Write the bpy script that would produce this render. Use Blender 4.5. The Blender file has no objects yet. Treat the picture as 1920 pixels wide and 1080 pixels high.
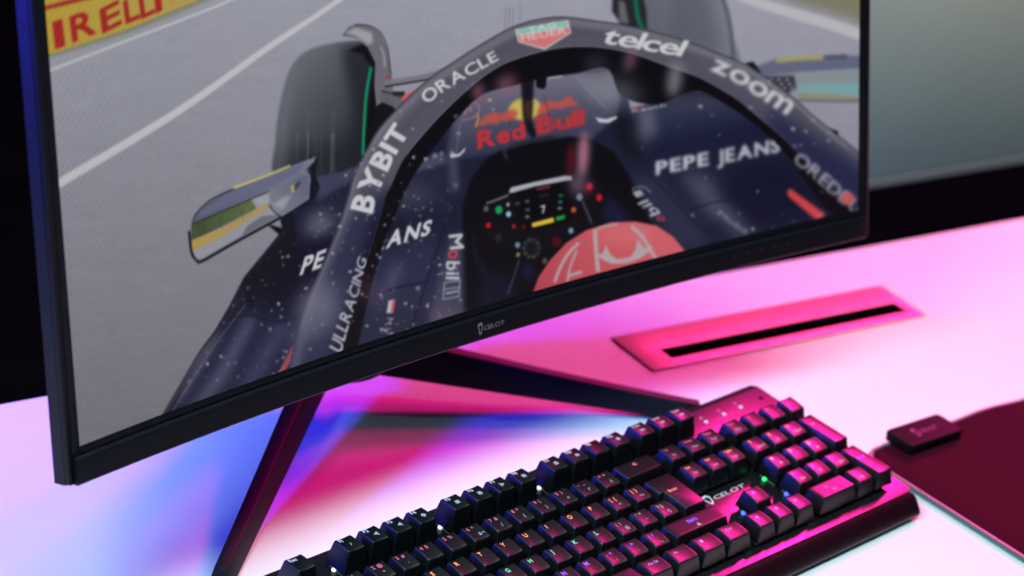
import bpy, bmesh, math, random
import numpy as np
from mathutils import Matrix, Vector

random.seed(7)
rng = np.random.default_rng(11)
MM = 0.001
R = math.radians

# ------------------------------------------------------------------ camera, world, lamps, exposure
SC = bpy.context.scene
COL = SC.collection


def aim(o, pos, target):
    o.location = pos
    o.rotation_euler = (Vector(target) - Vector(pos)).to_track_quat('-Z', 'Y').to_euler()


cam_data = bpy.data.cameras.new('camera')
cam = bpy.data.objects.new('camera', cam_data)
COL.objects.link(cam)
SC.camera = cam
right = Vector((0.70210893, -0.70028423, 0.12901568))
down = Vector((-0.22758358, -0.39236701, -0.89120921))
fwd = Vector((0.67472125, 0.5963641, -0.43485757))
M = Matrix((right, -down, -fwd)).transposed().to_4x4()
M.translation = Vector((-0.91824389, -0.92147359, 0.87590584))
cam.matrix_world = M
cam_data.sensor_width = 36.0
cam_data.lens = 95.84
cam_data.clip_start = 0.05
cam_data.clip_end = 60.0
cam_data.dof.use_dof = True
cam_data.dof.focus_distance = 1.585
cam_data.dof.aperture_fstop = 6.6
cam_data.dof.aperture_blades = 0

world = bpy.data.worlds.new('World')
SC.world = world
world.use_nodes = True
world.node_tree.nodes['Background'].inputs[0].default_value = (0.40, 0.42, 0.5, 1)
world.node_tree.nodes['Background'].inputs[1].default_value = 0.012

SC.view_settings.view_transform = 'Standard'
SC.view_settings.look = 'None'
SC.view_settings.exposure = 0.0
SC.view_settings.gamma = 1.0
SC.view_settings.use_curve_mapping = False
SC.cycles.use_denoising = True
SC.cycles.max_bounces = 6
SC.cycles.diffuse_bounces = 3
SC.cycles.glossy_bounces = 3
SC.cycles.sample_clamp_indirect = 4.0


def lamp(name, pos, target, size, color, power, shape='RECTANGLE', size_y=None, spread=180):
    d = bpy.data.lights.new(name, 'AREA')
    d.shape = shape
    d.size = size
    d.size_y = size_y or size
    d.color = color
    d.energy = power
    d.spread = R(spread)
    o = bpy.data.objects.new(name, d)
    COL.objects.link(o)
    aim(o, pos, target)
    return o


# overhead cool white softbox, magenta lamp from the back right, blue lamp from the back left
lamp('white_softbox', (0.36, -0.28, 1.45), (0.42, -0.08, 0.0), 1.25, (0.70, 0.96, 1.0), 14.8, size_y=0.34)
lamp('side_softbox', (-0.80, -0.15, 1.15), (0.10, 0.05, 0.0), 0.45, (0.52, 0.90, 1.0), 18.5, size_y=0.30)
lamp('magenta_lamp', (4.385, 1.755, 2.30), (0.10, 0.15, 0.0), 0.80, (1.0, 0.014, 0.30), 255.0, size_y=0.54)
lamp('added_magenta_fill', (1.62, 0.37, 0.94), (0.20, -0.02, 0.0), 0.16, (1.0, 0.014, 0.28), 12.0, size_y=0.16)  # added fill, brings magenta sheen to keycaps the main magenta lamp misses
lamp('blue_lamp', (-0.64, 0.56, 0.345), (0.25, 0.44, 0.0), 0.075, (0.045, 0.035, 1.0), 4.6, size_y=0.07, spread=68)
lamp('added_blue_fill', (-0.66, 0.58, 0.44), (-0.11, 0.10, 0.40), 0.08, (0.045, 0.035, 1.0), 0.9, size_y=0.08, spread=34)  # added fill with a narrow beam, turns the monitor's left side blue
lamp('added_rear_fill', (1.60, 0.07, 1.20), (0.50, 0.33, 0.0), 0.10, (0.55, 0.75, 1.0), 0.12, size_y=0.10, spread=24)  # added fill, lifts the desk behind the monitor towards white
lamp('added_board_fill', (1.18, 0.26, 0.95), (1.60, 0.78, 0.16), 0.5, (0.98, 1.0, 0.66), 6.3, size_y=0.25, spread=120)  # added fill that serves only to brighten the grey green board

# ------------------------------------------------------------------ helpers


def lin(c):
    c = np.asarray(c, float) / 255.0
    return np.where(c <= 0.04045, c / 12.92, ((c + 0.055) / 1.055) ** 2.4)


def mat(name, base, rough=0.5, metal=0.0, spec=0.5, noise=0.0, nscale=200.0, bump=0.0, bscale=900.0,
        emit=None, estr=0.0, coat=0.0, rvar=0.0):
    m = bpy.data.materials.new(name)
    m.use_nodes = True
    nt = m.node_tree
    b = nt.nodes['Principled BSDF']
    b.inputs['Base Color'].default_value = (*base, 1)
    b.inputs['Roughness'].default_value = rough
    b.inputs['Metallic'].default_value = metal
    b.inputs['Specular IOR Level'].default_value = spec
    b.inputs['Coat Weight'].default_value = coat
    tc = nt.nodes.new('ShaderNodeTexCoord')
    if noise or rvar:
        n = nt.nodes.new('ShaderNodeTexNoise')
        n.inputs['Scale'].default_value = nscale
        n.inputs['Detail'].default_value = 5
        nt.links.new(tc.outputs['Object'], n.inputs['Vector'])
        if noise:
            cr = nt.nodes.new('ShaderNodeValToRGB')
            cr.color_ramp.elements[0].position = 0.3
            cr.color_ramp.elements[1].position = 0.7
            cr.color_ramp.elements[0].color = (*[c * (1 - noise) for c in base], 1)
            cr.color_ramp.elements[1].color = (*[min(1, c * (1 + noise)) for c in base], 1)
            nt.links.new(n.outputs['Fac'], cr.inputs['Fac'])
            nt.links.new(cr.outputs['Color'], b.inputs['Base Color'])
        if rvar:
            mr = nt.nodes.new('ShaderNodeMapRange')
            mr.inputs['To Min'].default_value = max(0.02, rough - rvar)
            mr.inputs['To Max'].default_value = min(1, rough + rvar)
            nt.links.new(n.outputs['Fac'], mr.inputs['Value'])
            nt.links.new(mr.outputs['Result'], b.inputs['Roughness'])
    if bump:
        n2 = nt.nodes.new('ShaderNodeTexNoise')
        n2.inputs['Scale'].default_value = bscale
        n2.inputs['Detail'].default_value = 3
        nt.links.new(tc.outputs['Object'], n2.inputs['Vector'])
        bp = nt.nodes.new('ShaderNodeBump')
        bp.inputs['Strength'].default_value = bump
        bp.inputs['Distance'].default_value = 0.0004
        nt.links.new(n2.outputs['Fac'], bp.inputs['Height'])
        nt.links.new(bp.outputs['Normal'], b.inputs['Normal'])
    if emit is not None:
        b.inputs['Emission Color'].default_value = (*emit, 1)
        b.inputs['Emission Strength'].default_value = estr
    return m


def link(name, me, material, parent=None, loc=None, rot=None):
    me.name = name
    o = bpy.data.objects.new(name, me)
    COL.objects.link(o)
    if material:
        if len(me.materials) == 0:
            me.materials.append(material)
    if parent:
        o.parent = parent
    if loc:
        o.location = loc
    if rot:
        o.rotation_euler = rot
    return o


def tag(o, label=None, cat=None, group=None, kind=None):
    if label:
        o['label'] = label
    if cat:
        o['category'] = cat
    if group:
        o['group'] = group
    if kind:
        o['kind'] = kind
    return o


def empty(name, loc, rot=(0, 0, 0)):
    o = bpy.data.objects.new(name, None)
    o.empty_display_size = 0.05
    COL.objects.link(o)
    o.location = loc
    o.rotation_euler = rot
    return o


def finish(bm, bevel=0.0, seg=2, smooth=35, minang=25):
    bmesh.ops.recalc_face_normals(bm, faces=bm.faces)
    if bevel:
        es = [e for e in bm.edges if len(e.link_faces) == 2 and e.calc_face_angle(0) > R(minang)]
        bmesh.ops.bevel(bm, geom=es, offset=bevel, segments=seg, profile=0.5, affect='EDGES', clamp_overlap=True)
    me = bpy.data.meshes.new('mesh')
    bm.to_mesh(me)
    bm.free()
    for p in me.polygons:
        p.use_smooth = True
    me.set_sharp_from_angle(angle=R(smooth))
    return me


def hexa(bm, c8):
    """8 corners: bottom loop of four then top loop of four"""
    v = [bm.verts.new(c) for c in c8]
    for f in ((3, 2, 1, 0), (4, 5, 6, 7), (0, 1, 5, 4), (1, 2, 6, 5), (2, 3, 7, 6), (3, 0, 4, 7)):
        bm.faces.new([v[i] for i in f])


def box(bm, x0, x1, y0, y1, z0, z1):
    hexa(bm, [(x0, y0, z0), (x1, y0, z0), (x1, y1, z0), (x0, y1, z0),
              (x0, y0, z1), (x1, y0, z1), (x1, y1, z1), (x0, y1, z1)])


def prism(bm, outline, z0, z1):
    a = [bm.verts.new((x, y, z0)) for x, y in outline]
    b = [bm.verts.new((x, y, z1)) for x, y in outline]
    n = len(outline)
    bm.faces.new(a[::-1])
    bm.faces.new(b)
    for i in range(n):
        bm.faces.new((a[i], a[(i + 1) % n], b[(i + 1) % n], b[i]))


def rrect(x0, x1, y0, y1, r, n=6):
    pts = []
    for cx, cy, a0 in ((x1 - r, y0 + r, -90), (x1 - r, y1 - r, 0), (x0 + r, y1 - r, 90), (x0 + r, y0 + r, 180)):
        for i in range(n + 1):
            a = R(a0 + 90 * i / n)
            pts.append((cx + r * math.cos(a), cy + r * math.sin(a)))
    return pts


# ------------------------------------------------------------------ lettering: outline cache from the built in font
CH = "ABCDEFGHIJKLMNOPQRSTUVWXYZabcdefghijklmnopqrstuvwxyz0123456789@#$%^&*()-_=+[]{};:'\",.<>/?\\|!¡¿Ñ¬Ç·¨´`º~■♪◄►▲▼●◆"
GL = {}


def build_glyphs():
    jobs = []
    for bold in (0, 1, 2):
        for c in CH:
            cu = bpy.data.curves.new('t', 'FONT')
            cu.body = c
            cu.size = 1.0
            cu.resolution_u = 3
            cu.offset = (0.0, 0.022, 0.04)[bold]
            o = bpy.data.objects.new('t', cu)
            COL.objects.link(o)
            jobs.append((bold, c, o))
    bpy.context.view_layer.update()
    dg = bpy.context.evaluated_depsgraph_get()
    for bold, c, o in jobs:
        me = bpy.data.meshes.new_from_object(o.evaluated_get(dg))
        v = np.array([w.co[:2] for w in me.vertices], float).reshape(-1, 2)
        tris = [tuple(p.vertices) for p in me.polygons]
        cnt = {}
        for t in tris:
            for i in range(len(t)):
                k = (min(t[i], t[(i + 1) % len(t)]), max(t[i], t[(i + 1) % len(t)]))
                cnt[k] = cnt.get(k, 0) + 1
        ed = np.array([k for k, n in cnt.items() if n == 1], int).reshape(-1, 2)
        GL[(bold, c)] = (v, tris, ed)
        bpy.data.meshes.remove(me)
    for _, _, o in jobs:
        cu = o.data
        bpy.data.objects.remove(o)
        bpy.data.curves.remove(cu)


build_glyphs()
CAPH = 0.729


def layout(s, bold=0, gap=0.1):
    """glyph verts (cap height 1), triangles, boundary edges and total width of a string"""
    V, T, E, x = [], [], [], 0.0
    n = 0
    for c in s:
        if c == ' ':
            x += 0.42
            continue
        v, t, e = GL[(bold, c)]
        if not len(v):
            x += 0.4
            continue
        v = v / CAPH
        w = v[:, 0].max() - v[:, 0].min()
        vv = v.copy()
        vv[:, 0] += x - v[:, 0].min()
        V.append(vv)
        T += [tuple(i + n for i in q) for q in t]
        E.append(e + n)
        n += len(v)
        x += w + gap
    return np.concatenate(V), T, np.concatenate(E), x - gap


# ------------------------------------------------------------------ the still on the screen, digitised on a raster of its own
AX, AY, AW, AH = 20, -480, 1640, 1360      # raster origin and size
CAN = np.zeros((AH, AW, 3))


def cover(x0, y0, x1, y1, ss=3):
    """area coverage of the even-odd region bounded by the segments"""
    x0, y0, x1, y1 = [np.asarray(a, float) for a in (x0, y0, x1, y1)]
    x0, x1 = x0 - AX, x1 - AX
    y0, y1 = y0 - AY, y1 - AY
    r0 = max(0, int(min(y0.min(), y1.min())))
    r1 = min(AH, int(max(y0.max(), y1.max())) + 1)
    c0 = max(0, int(min(x0.min(), x1.min())) - 1)
    c1 = min(AW, int(max(x0.max(), x1.max())) + 2)
    if r1 <= r0 or c1 <= c0:
        return None
    m = np.zeros((r1 - r0, c1 - c0))
    w = c1 - c0
    for k in range((r1 - r0) * ss):
        y = r0 + (k + 0.5) / ss
        s = (y0 <= y) != (y1 <= y)
        if not s.any():
            continue
        xs = np.sort(x0[s] + (y - y0[s]) * (x1[s] - x0[s]) / (y1[s] - y0[s])) - c0
        row = m[k // ss]
        for a, b in zip(xs[0::2], xs[1::2]):
            a, b = max(a, 0.0), min(b, w - 1e-6)
            if b <= a:
                continue
            i, j = int(a), int(b)
            if i == j:
                row[i] += (b - a) / ss
            else:
                row[i] += (i + 1 - a) / ss
                row[j] += (b - j) / ss
                if j > i + 1:
                    row[i + 1:j] += 1.0 / ss
    return r0, r1, c0, c1, np.clip(m, 0, 1)


def boxblur(a, r, axis):
    k = 2 * r + 1
    p = [(0, 0)] * a.ndim
    p[axis] = (r + 1, r)
    c = np.cumsum(np.pad(a, p, mode='edge'), axis=axis)
    n = a.shape[axis]
    return (np.take(c, range(k, n + k), axis) - np.take(c, range(0, n), axis)) / k


def gblur(a, sig):
    r = max(1, int(round(sig * 0.98)))
    for _ in range(3):
        a = boxblur(boxblur(a, r, 0), r, 1)
    return a


def smooth_poly(pts, n=6):
    p = np.array(pts, float)
    N = len(p)
    out = []
    for i in range(N):
        a, b, c, d = p[i - 1], p[i], p[(i + 1) % N], p[(i + 2) % N]
        for k in range(n):
            t = k / n
            out.append(0.5 * ((2 * b) + (c - a) * t + (2 * a - 5 * b + 4 * c - d) * t * t + (3 * b - a - 3 * c + d) * t ** 3))
    return np.array(out)


def smooth_line(pts, n=8):
    p = np.array(pts, float)
    p = np.concatenate([[2 * p[0] - p[1]], p, [2 * p[-1] - p[-2]]])
    out = []
    for i in range(1, len(p) - 2):
        a, b, c, d = p[i - 1], p[i], p[i + 1], p[i + 2]
        for k in range(n):
            t = k / n
            out.append(0.5 * ((2 * b) + (c - a) * t + (2 * a - 5 * b + 4 * c - d) * t * t + (3 * b - a - 3 * c + d) * t ** 3))
    out.append(p[-2])
    return np.array(out)


def paint(cv, color, alpha=1.0, blur=0.0, grad=None, clip=None):
    if cv is None:
        return
    r0, r1, c0, c1, m = cv
    if blur:
        pad = int(blur * 3) + 1
        R0, R1, C0, C1 = max(0, r0 - pad), min(AH, r1 + pad), max(0, c0 - pad), min(AW, c1 + pad)
        mm = np.zeros((R1 - R0, C1 - C0))
        mm[r0 - R0:r1 - R0, c0 - C0:c1 - C0] = m
        m = gblur(mm, blur)
        r0, r1, c0, c1 = R0, R1, C0, C1
    if clip is not None:
        m = m * clip[r0:r1, c0:c1]
    col = np.array(color, float)
    if grad is not None:
        p0, p1, c2 = np.array(grad[0], float), np.array(grad[1], float), np.array(grad[2], float)
        yy, xx = np.mgrid[r0:r1, c0:c1]
        d = p1 - p0
        t = np.clip((((xx + AX) - p0[0]) * d[0] + ((yy + AY) - p0[1]) * d[1]) / (d @ d), 0, 1)[..., None]
        col = col * (1 - t) + c2 * t
    m = (m * alpha)[..., None]
    CAN[r0:r1, c0:c1] = CAN[r0:r1, c0:c1] * (1 - m) + col * m


def segs(p):
    p = np.asarray(p, float)
    q = np.roll(p, -1, 0)
    return p[:, 0], p[:, 1], q[:, 0], q[:, 1]


def poly(pts, color, alpha=1.0, blur=0.0, smooth=False, grad=None, clip=None):
    p = smooth_poly(pts) if smooth else np.array(pts, float)
    cv = cover(*segs(p))
    paint(cv, color, alpha, blur, grad, clip)
    return cv


def stroke(pts, w, color, alpha=1.0, blur=0.0, smooth=True, clip=None):
    p = smooth_line(pts) if smooth and len(pts) > 2 else np.array(pts, float)
    ww = np.interp(np.linspace(0, 1, len(p)), np.linspace(0, 1, len(w)), w) if hasattr(w, '__len__') else np.full(len(p), w)
    t = np.gradient(p, axis=0)
    t /= np.linalg.norm(t, axis=1, keepdims=True) + 1e-9
    nrm = np.stack([-t[:, 1], t[:, 0]], 1) * ww[:, None] / 2
    poly(np.concatenate([p + nrm, (p - nrm)[::-1]]), color, alpha, blur, clip=clip)


def ell(cx, cy, rx, ry, color, alpha=1.0, blur=0.0, ang=0.0, clip=None):
    t = np.linspace(0, 2 * np.pi, 28, endpoint=False)
    x, y = rx * np.cos(t), ry * np.sin(t)
    c, s = math.cos(R(ang)), math.sin(R(ang))
    poly(np.stack([cx + c * x - s * y, cy + s * x + c * y], 1), color, alpha, blur, clip=clip)


def words(s, path, h, color, alpha=1.0, bold=1, skew=0.0, blur=0.0, gap=0.1, upvec=None, h2=None, fit=True):
    """lettering on a baseline path; h is the cap height at its start, h2 at its end"""
    v, _, e, w = layout(s, bold, gap)
    p = smooth_line(path) if len(path) > 2 else np.array(path, float)
    d = np.r_[0, np.cumsum(np.linalg.norm(np.diff(p, axis=0), axis=1))]
    u = v[:, 0] / w * d[-1] if fit else v[:, 0] * h
    t = np.gradient(p, axis=0)
    px, py = np.interp(u, d, p[:, 0]), np.interp(u, d, p[:, 1])
    tx, ty = np.interp(u, d, t[:, 0]), np.interp(u, d, t[:, 1])
    L = np.hypot(tx, ty)
    tx, ty = tx / L, ty / L
    hh = h + ((h2 or h) - h) * (u / d[-1])
    if upvec is None:
        ux, uy = ty, -tx
    else:
        ux, uy = upvec
    x = px + ux * v[:, 1] * hh + tx * skew * v[:, 1] * hh
    y = py + uy * v[:, 1] * hh + ty * skew * v[:, 1] * hh
    paint(cover(x[e[:, 0]], y[e[:, 0]], x[e[:, 1]], y[e[:, 1]]), color, alpha, blur)


def full_mask(*polys):
    m = np.zeros((AH, AW))
    for p in polys:
        r0, r1, c0, c1, k = cover(*segs(p))
        m[r0:r1, c0:c1] = np.maximum(m[r0:r1, c0:c1], k)
    return m


def paint_still():
    yy, xx = np.mgrid[0:AH, 0:AW]
    X, Y = xx + AX, yy + AY
    # wet track
    t = np.clip((Y + 50) / 850.0, 0, 1)[..., None]
    CAN[:] = np.array([157, 158, 170.]) * (1 - t) + np.array([116, 115, 123.]) * t
    CAN[:] += np.clip((X - 300) / 700.0, 0, 1)[..., None] * np.array([2, 1, 4])
    n = rng.normal(0, 1, (AH, AW))
    CAN[:] += (boxblur(gblur(n, 1.2), 4, 1) * 4.5)[..., None]
    CAN[:] += (boxblur(boxblur(gblur(n[::-1], 2), 30, 1), 5, 0) * 22)[..., None]
    CAN[:] += (gblur(rng.normal(0, 1, (AH, AW)), 1.0) * 4)[..., None]
    # advertising board
    poly([(60, 124), (92, 108), (240, 62), (405, -6), (620, -110), (620, -480), (20, -480), (20, 130)], (120, 122, 96), blur=4)
    poly([(60, 118), (92, 103), (240, 55), (400, -10), (600, -110), (600, -300), (20, -300), (20, 125)], (178, 152, 62), blur=1.2,
         grad=((90, 60), (360, 0), (174, 154, 86)))
    poly([(20, -300), (600, -300), (600, -110), (420, -60), (20, 40)], (178, 150, 60), blur=1.5)
    poly([(60, 27), (84, 20), (200, -9), (200, -19), (84, 12), (60, 17)], (150, 50, 42), blur=0.8)
    for s, a, b in (('I', (104, 92), (123, 85)), ('R', (136, 80), (182, 61)), ('E', (192, 63), (229, 44)), ('L', (236, 45), (264, 33)),
                    ('L', (265, 36), (292, 23)), ('I', (293, 25), (305, 18))):
        h = 52 - (a[0] - 104) * 0.06
        words(s, [a, b], h, (158, 40, 40), 0.95, bold=1, blur=0.8, upvec=(-0.12, -0.99))
    words('PIRELLI', [(322, 14), (470, -50)], 26, (186, 122, 60), 0.35, blur=1.5)
    # track limits
    stroke([(60, 145), (93, 133), (240, 76), (330, 42), (440, -2), (640, -90), (900, -210)], [3.5, 3.2, 2.6], (205, 204, 205), 0.9, 0.8)
    stroke([(60, 378), (110, 345), (330, 212), (500, 92), (634, 2), (900, -190), (1180, -400)], [17, 16, 13, 10, 9, 7], (194, 194, 198), 0.85, 1.2)
    poly([(1400, -480), (1660, -480), (1660, 60), (1600, 38), (1500, 8), (1380, -40)], (128, 126, 108), blur=8)
    poly([(1560, -480), (1660, -480), (1660, 26), (1590, 6)], (132, 126, 92), blur=6)
    stroke([(1280, -60), (1395, -4), (1480, 23), (1560, 47), (1660, 82)], [15, 20, 22], (188, 187, 190), 0.85, 2.5)
    # far front wheel (right of picture)
    poly([(1163, -60), (1250, -90), (1330, -50), (1362, 10), (1374, 70), (1374, 120), (1180, 80), (1165, 20)], (92, 94, 106), smooth=True, blur=2.5,
         grad=((1200, 90), (1350, 0), (124, 126, 136)))
    poly([(1262, -20), (1330, -14), (1345, 60), (1350, 100), (1255, 84)], (84, 86, 98), 0.5, 9)
    stroke([(1338, -40), (1360, 10), (1371, 60), (1376, 118)], 7, (78, 80, 92), 0.75, 2.5)
    poly([(1150, -40), (1198, -40), (1212, 20), (1214, 58), (1170, 52), (1148, 22)], (40, 40, 46), 0.95, 2.5)
    poly([(1160, 0), (1172, 4), (1180, 46), (1162, 42)], (128, 128, 138), 0.7, 2)
    stroke([(1190, -20), (1196, 30), (1208, 62)], 8, (26, 118, 88), 0.9, 2)
    stroke([(1224, 140), (1227, 160), (1228, 186)], 8, (22, 120, 84), 0.95, 1.5)
    # faint aerials on the nose
    for x in (949, 956, 963):
        stroke([(x, 14), (x - 2, 60)], 1.6, (100, 100, 114), 0.6, 0.8, smooth=False)
    stroke([(976, 0), (976, 42)], 1.6, (118, 118, 130), 0.6, 0.8, smooth=False)
    # near front wheel
    wheel = [(517, 330), (517, 270), (524, 205), (540, 140), (560, 108), (590, 90), (640, 79), (684, 78), (700, 92), (704, 160), (698, 250), (690, 330), (600, 336)]
    poly(wheel, (110, 114, 122), smooth=True, blur=2.0, grad=((524, 120), (690, 290), (44, 46, 54)))
    wm = full_mask(smooth_poly(wheel))
    poly([(516, 340), (518, 240), (545, 130), (556, 130), (540, 240), (540, 340)], (118, 121, 130), 0.5, 7, clip=wm)
    poly([(640, 90), (705, 80), (705, 340), (655, 340), (662, 200)], (34, 35, 42), 0.75, 9, clip=wm)
    poly([(530, 340), (700, 340), (700, 250), (530, 285)], (38, 40, 46), 0.65, 16, clip=wm)
    for x0, x1, a in ((578, 577, .5), (623, 621, .55), (627, 626, .4), (558, 556, .25), (603, 603, .15), (593, 592, .12)):
        stroke([(x0 + .5, 205), (x0, 262)], 2.2, (150, 152, 158), a * .35, 1.6, smooth=False, clip=wm)
        stroke([(x0, 250), (x1, 330)], 2.4, (150, 152, 158), a * .8, 1.2, smooth=False, clip=wm)
    poly([(655, 95), (690, 78), (712, 130), (735, 190), (752, 222), (700, 330), (676, 330), (690, 210), (700, 130), (680, 102)], (20, 20, 25), 0.97, 2, smooth=False)
    stroke([(696, 126), (687, 180), (683, 240), (681, 292)], 5.5, (18, 138, 98), 1.0, 0.9)
    poly([(640, 68), (655, 50), (672, 45), (694, 48), (714, 62), (728, 95), (736, 150), (738, 178), (706, 200), (702, 160), (704, 118), (690, 90), (672, 74), (655, 70)],
         (112, 108, 118), smooth=False, blur=1.0)
    poly([(648, 62), (668, 52), (698, 62), (700, 82), (690, 84), (668, 68)], (172, 170, 176), 0.8, 2.5)
    stroke([(664, 47), (692, 49), (714, 62), (727, 92), (733, 140)], 2, (44, 42, 50), 0.8, 0.7)
    stroke([(714, 88), (720, 104), (722, 126)], 3, (176, 176, 184), 0.7, 1)
    ell(729, 146, 5, 6, (150, 70, 92), 0.8, 1.5)
    # suspension arms
    stroke([(722, 157), (800, 144), (850, 128)], 11, (122, 120, 132), 0.95, 0.8)
    stroke([(722, 163), (800, 150), (838, 140)], 3, (34, 33, 40), 0.95, 0.8)
    poly([(715, 168), (745, 178), (800, 204), (790, 222), (735, 200), (712, 190)], (98, 97, 110), 0.95, 1)
    stroke([(716, 171), (748, 181), (798, 205)], 2.5, (40, 40, 48), 0.9, 0.7)
    poly([(735, 172), (760, 172), (758, 182), (738, 178)], (30, 29, 36), 0.9, 1)
    poly([(750, 187), (762, 176), (785, 168), (790, 172), (778, 184), (762, 192)], (205, 88, 92), 0.95, 1.2)
    poly([(800, 160), (812, 151), (812, 156), (803, 162)], (205, 88, 92), 0.9, 1)
    # ---------------- bodywork
    NAVY = (30, 32, 51)
    left_body = [(296, 800), (380, 660), (430, 575), (458, 520), (540, 420), (590, 330), (640, 322), (690, 300), (760, 292), (850, 282), (900, 560), (700, 860), (300, 860)]
    nose = [(745, 345), (800, 270), (842, 222), (884, 186), (976, 150), (1060, 138), (1140, 130), (1172, 150), (1182, 205), (1300, 172), (1372, 178),
            (1470, 262), (1560, 340), (1640, 410), (1640, 470), (1240, 560), (980, 620), (800, 660)]
    poly(left_body, NAVY, blur=1.0)
    poly(nose, (34, 36, 57), blur=1.0)
    body = full_mask(np.array(left_body), np.array(nose))
    # nose cover: light where the sky is mirrored, navy lower down
    poly([(846, 215), (884, 180), (976, 150), (1060, 138), (1140, 130), (1166, 160), (1160, 215), (1110, 262), (1000, 262), (920, 290), (862, 300)], (112, 111, 128), 1.0, 3,
         grad=((960, 160), (975, 285), (54, 55, 80)))
    poly([(1078, 140), (1148, 134), (1160, 170), (1140, 200), (1104, 180)], (128, 132, 142), 0.7, 8)
    stroke([(1078, 142), (1110, 176), (1140, 208)], 2, (140, 140, 156), 0.6, 1)
    stroke([(1026, 147), (1056, 143)], 3, (200, 200, 206), 0.8, 1, smooth=False)
    poly([(838, 300), (846, 222), (872, 210), (860, 250), (858, 305), (862, 360), (842, 360)], (84, 84, 104), 0.8, 5)
    stroke([(876, 205), (862, 240), (856, 290)], 2, (118, 118, 136), 0.7, 1)
    # left sidepod shading
    poly([(590, 330), (640, 318), (700, 300), (690, 330), (640, 352), (596, 380)], (70, 72, 96), 0.9, 4, clip=body)
    poly([(596, 380), (680, 345), (760, 330), (840, 300), (846, 380), (760, 400), (660, 430), (600, 440)], (44, 45, 64), 0.8, 8, clip=body)
    ell(600, 425, 28, 30, (112, 114, 128), 0.75, 12, clip=body)
    ell(700, 398, 40, 18, (92, 93, 112), 0.45, 10, clip=body)
    ell(770, 365, 40, 22, (80, 82, 102), 0.5, 12, clip=body)
    poly([(545, 470), (640, 430), (640, 560), (520, 570), (480, 560)], (20, 20, 38), 0.95, 12, clip=body)
    poly([(700, 470), (830, 440), (820, 560), (700, 600), (670, 560)], (52, 55, 82), 0.75, 14, clip=body)
    poly([(735, 500), (760, 495), (725, 580), (705, 585)], (104, 106, 132), 0.55, 9, clip=body)
    poly([(690, 560), (800, 545), (790, 640), (700, 700), (640, 700)], (52, 53, 74), 0.75, 10, clip=body)
    poly([(395, 640), (450, 590), (560, 600), (520, 700), (330, 790), (330, 740)], (38, 40, 66), 0.9, 10, clip=body)
    poly([(465, 592), (482, 596), (420, 720), (372, 770), (352, 776), (410, 690)], (112, 113, 134), 0.6, 8, clip=body)
    poly([(382, 642), (420, 612), (400, 660), (350, 740), (330, 760)], (104, 103, 120), 0.55, 5, clip=body)
    poly([(520, 605), (548, 608), (470, 740), (440, 745)], (92, 94, 122), 0.5, 10, clip=body)
    stroke([(432, 596), (470, 592), (515, 604), (560, 597)], 3, (22, 22, 42), 0.85, 1.2)
    stroke([(462, 545), (420, 605), (380, 655), (340, 722), (300, 790)], 4.5, (44, 43, 50), 0.95, 0.8)
    stroke([(470, 560), (430, 612), (392, 664), (350, 730), (312, 790)], 2, (128, 126, 134), 0.6, 0.8)
    poly([(522, 700), (551, 645), (545, 680), (536, 694)], (196, 76, 72), 0.9, 1.2)
    # chassis joint lines
    stroke([(836, 418), (800, 530), (772, 615)], 2.6, (26, 27, 44), 0.9, 0.8)
    stroke([(712, 552), (745, 540), (798, 530)], 2.6, (26, 27, 44), 0.9, 0.8)
    ell(784, 541, 4.5, 4.5, (150, 150, 166), 0.6, 0.8)
    # small wing plate text beside the halo foot
    poly([(770, 300), (836, 288), (838, 306), (766, 328)], (92, 93, 116), 0.7, 3)
    words('HRC', [(776, 308), (802, 300)], 9, (210, 210, 216), 0.8, skew=0.3, blur=0.7)
    words('RS', [(812, 297), (832, 291)], 8, (190, 190, 200), 0.6, skew=0.3, blur=0.9)
    # right sidepod shading
    poly([(1176, 210), (1306, 174), (1366, 182), (1420, 225), (1250, 262), (1188, 255)], (66, 68, 90), 0.8, 8, clip=body)
    poly([(1210, 225), (1380, 200), (1420, 240), (1300, 262), (1220, 270)], (42, 46, 74), 0.8, 10, clip=body)
    poly([(1195, 200), (1225, 198), (1232, 250), (1212, 262)], (112, 114, 130), 0.6, 8, clip=body)
    poly([(1200, 262), (1440, 215), (1500, 275), (1320, 290), (1210, 322)], (30, 33, 60), 0.8, 12, clip=body)
    poly([(1160, 205), (1190, 215), (1205, 300), (1170, 290), (1150, 240)], (22, 22, 32), 0.75, 7)
    poly([(1180, 330), (1230, 325), (1310, 420), (1330, 460), (1270, 470)], (54, 56, 80), 0.7, 8, clip=body)
    poly([(1270, 320), (1330, 330), (1370, 400), (1330, 408)], (94, 95, 116), 0.7, 12, clip=body)
    poly([(1380, 310), (1480, 300), (1560, 400), (1400, 430), (1360, 370)], (22, 23, 48), 0.85, 14, clip=body)
    poly([(1330, 385), (1370, 385), (1420, 440), (1380, 450)], (104, 104, 124), 0.5, 10, clip=body)
    stroke([(1212, 322), (1260, 372), (1310, 425), (1330, 440)], 3, (30, 31, 50), 0.8, 1.2)
    stroke([(1292, 396), (1340, 380), (1400, 374), (1470, 355)], 3, (28, 29, 48), 0.7, 1.5)
    ell(1299, 404, 4, 4, (140, 140, 156), 0.5, 1.2)
    poly([(1476, 358), (1482, 354), (1548, 402), (1542, 410), (1530, 412), (1478, 368)], (210, 74, 78), 0.95, 1.6)
    words('Mobil', [(1345, 402), (1398, 440)], 10, (190, 190, 200), 0.5, blur=1.6)
    # ---------------- cockpit
    pit = [(866, 470), (868, 390), (884, 335), (915, 296), (962, 272), (1030, 256), (1100, 258), (1150, 284), (1180, 330), (1216, 410), (1262, 470), (1290, 520), (960, 600), (868, 600)]
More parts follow.
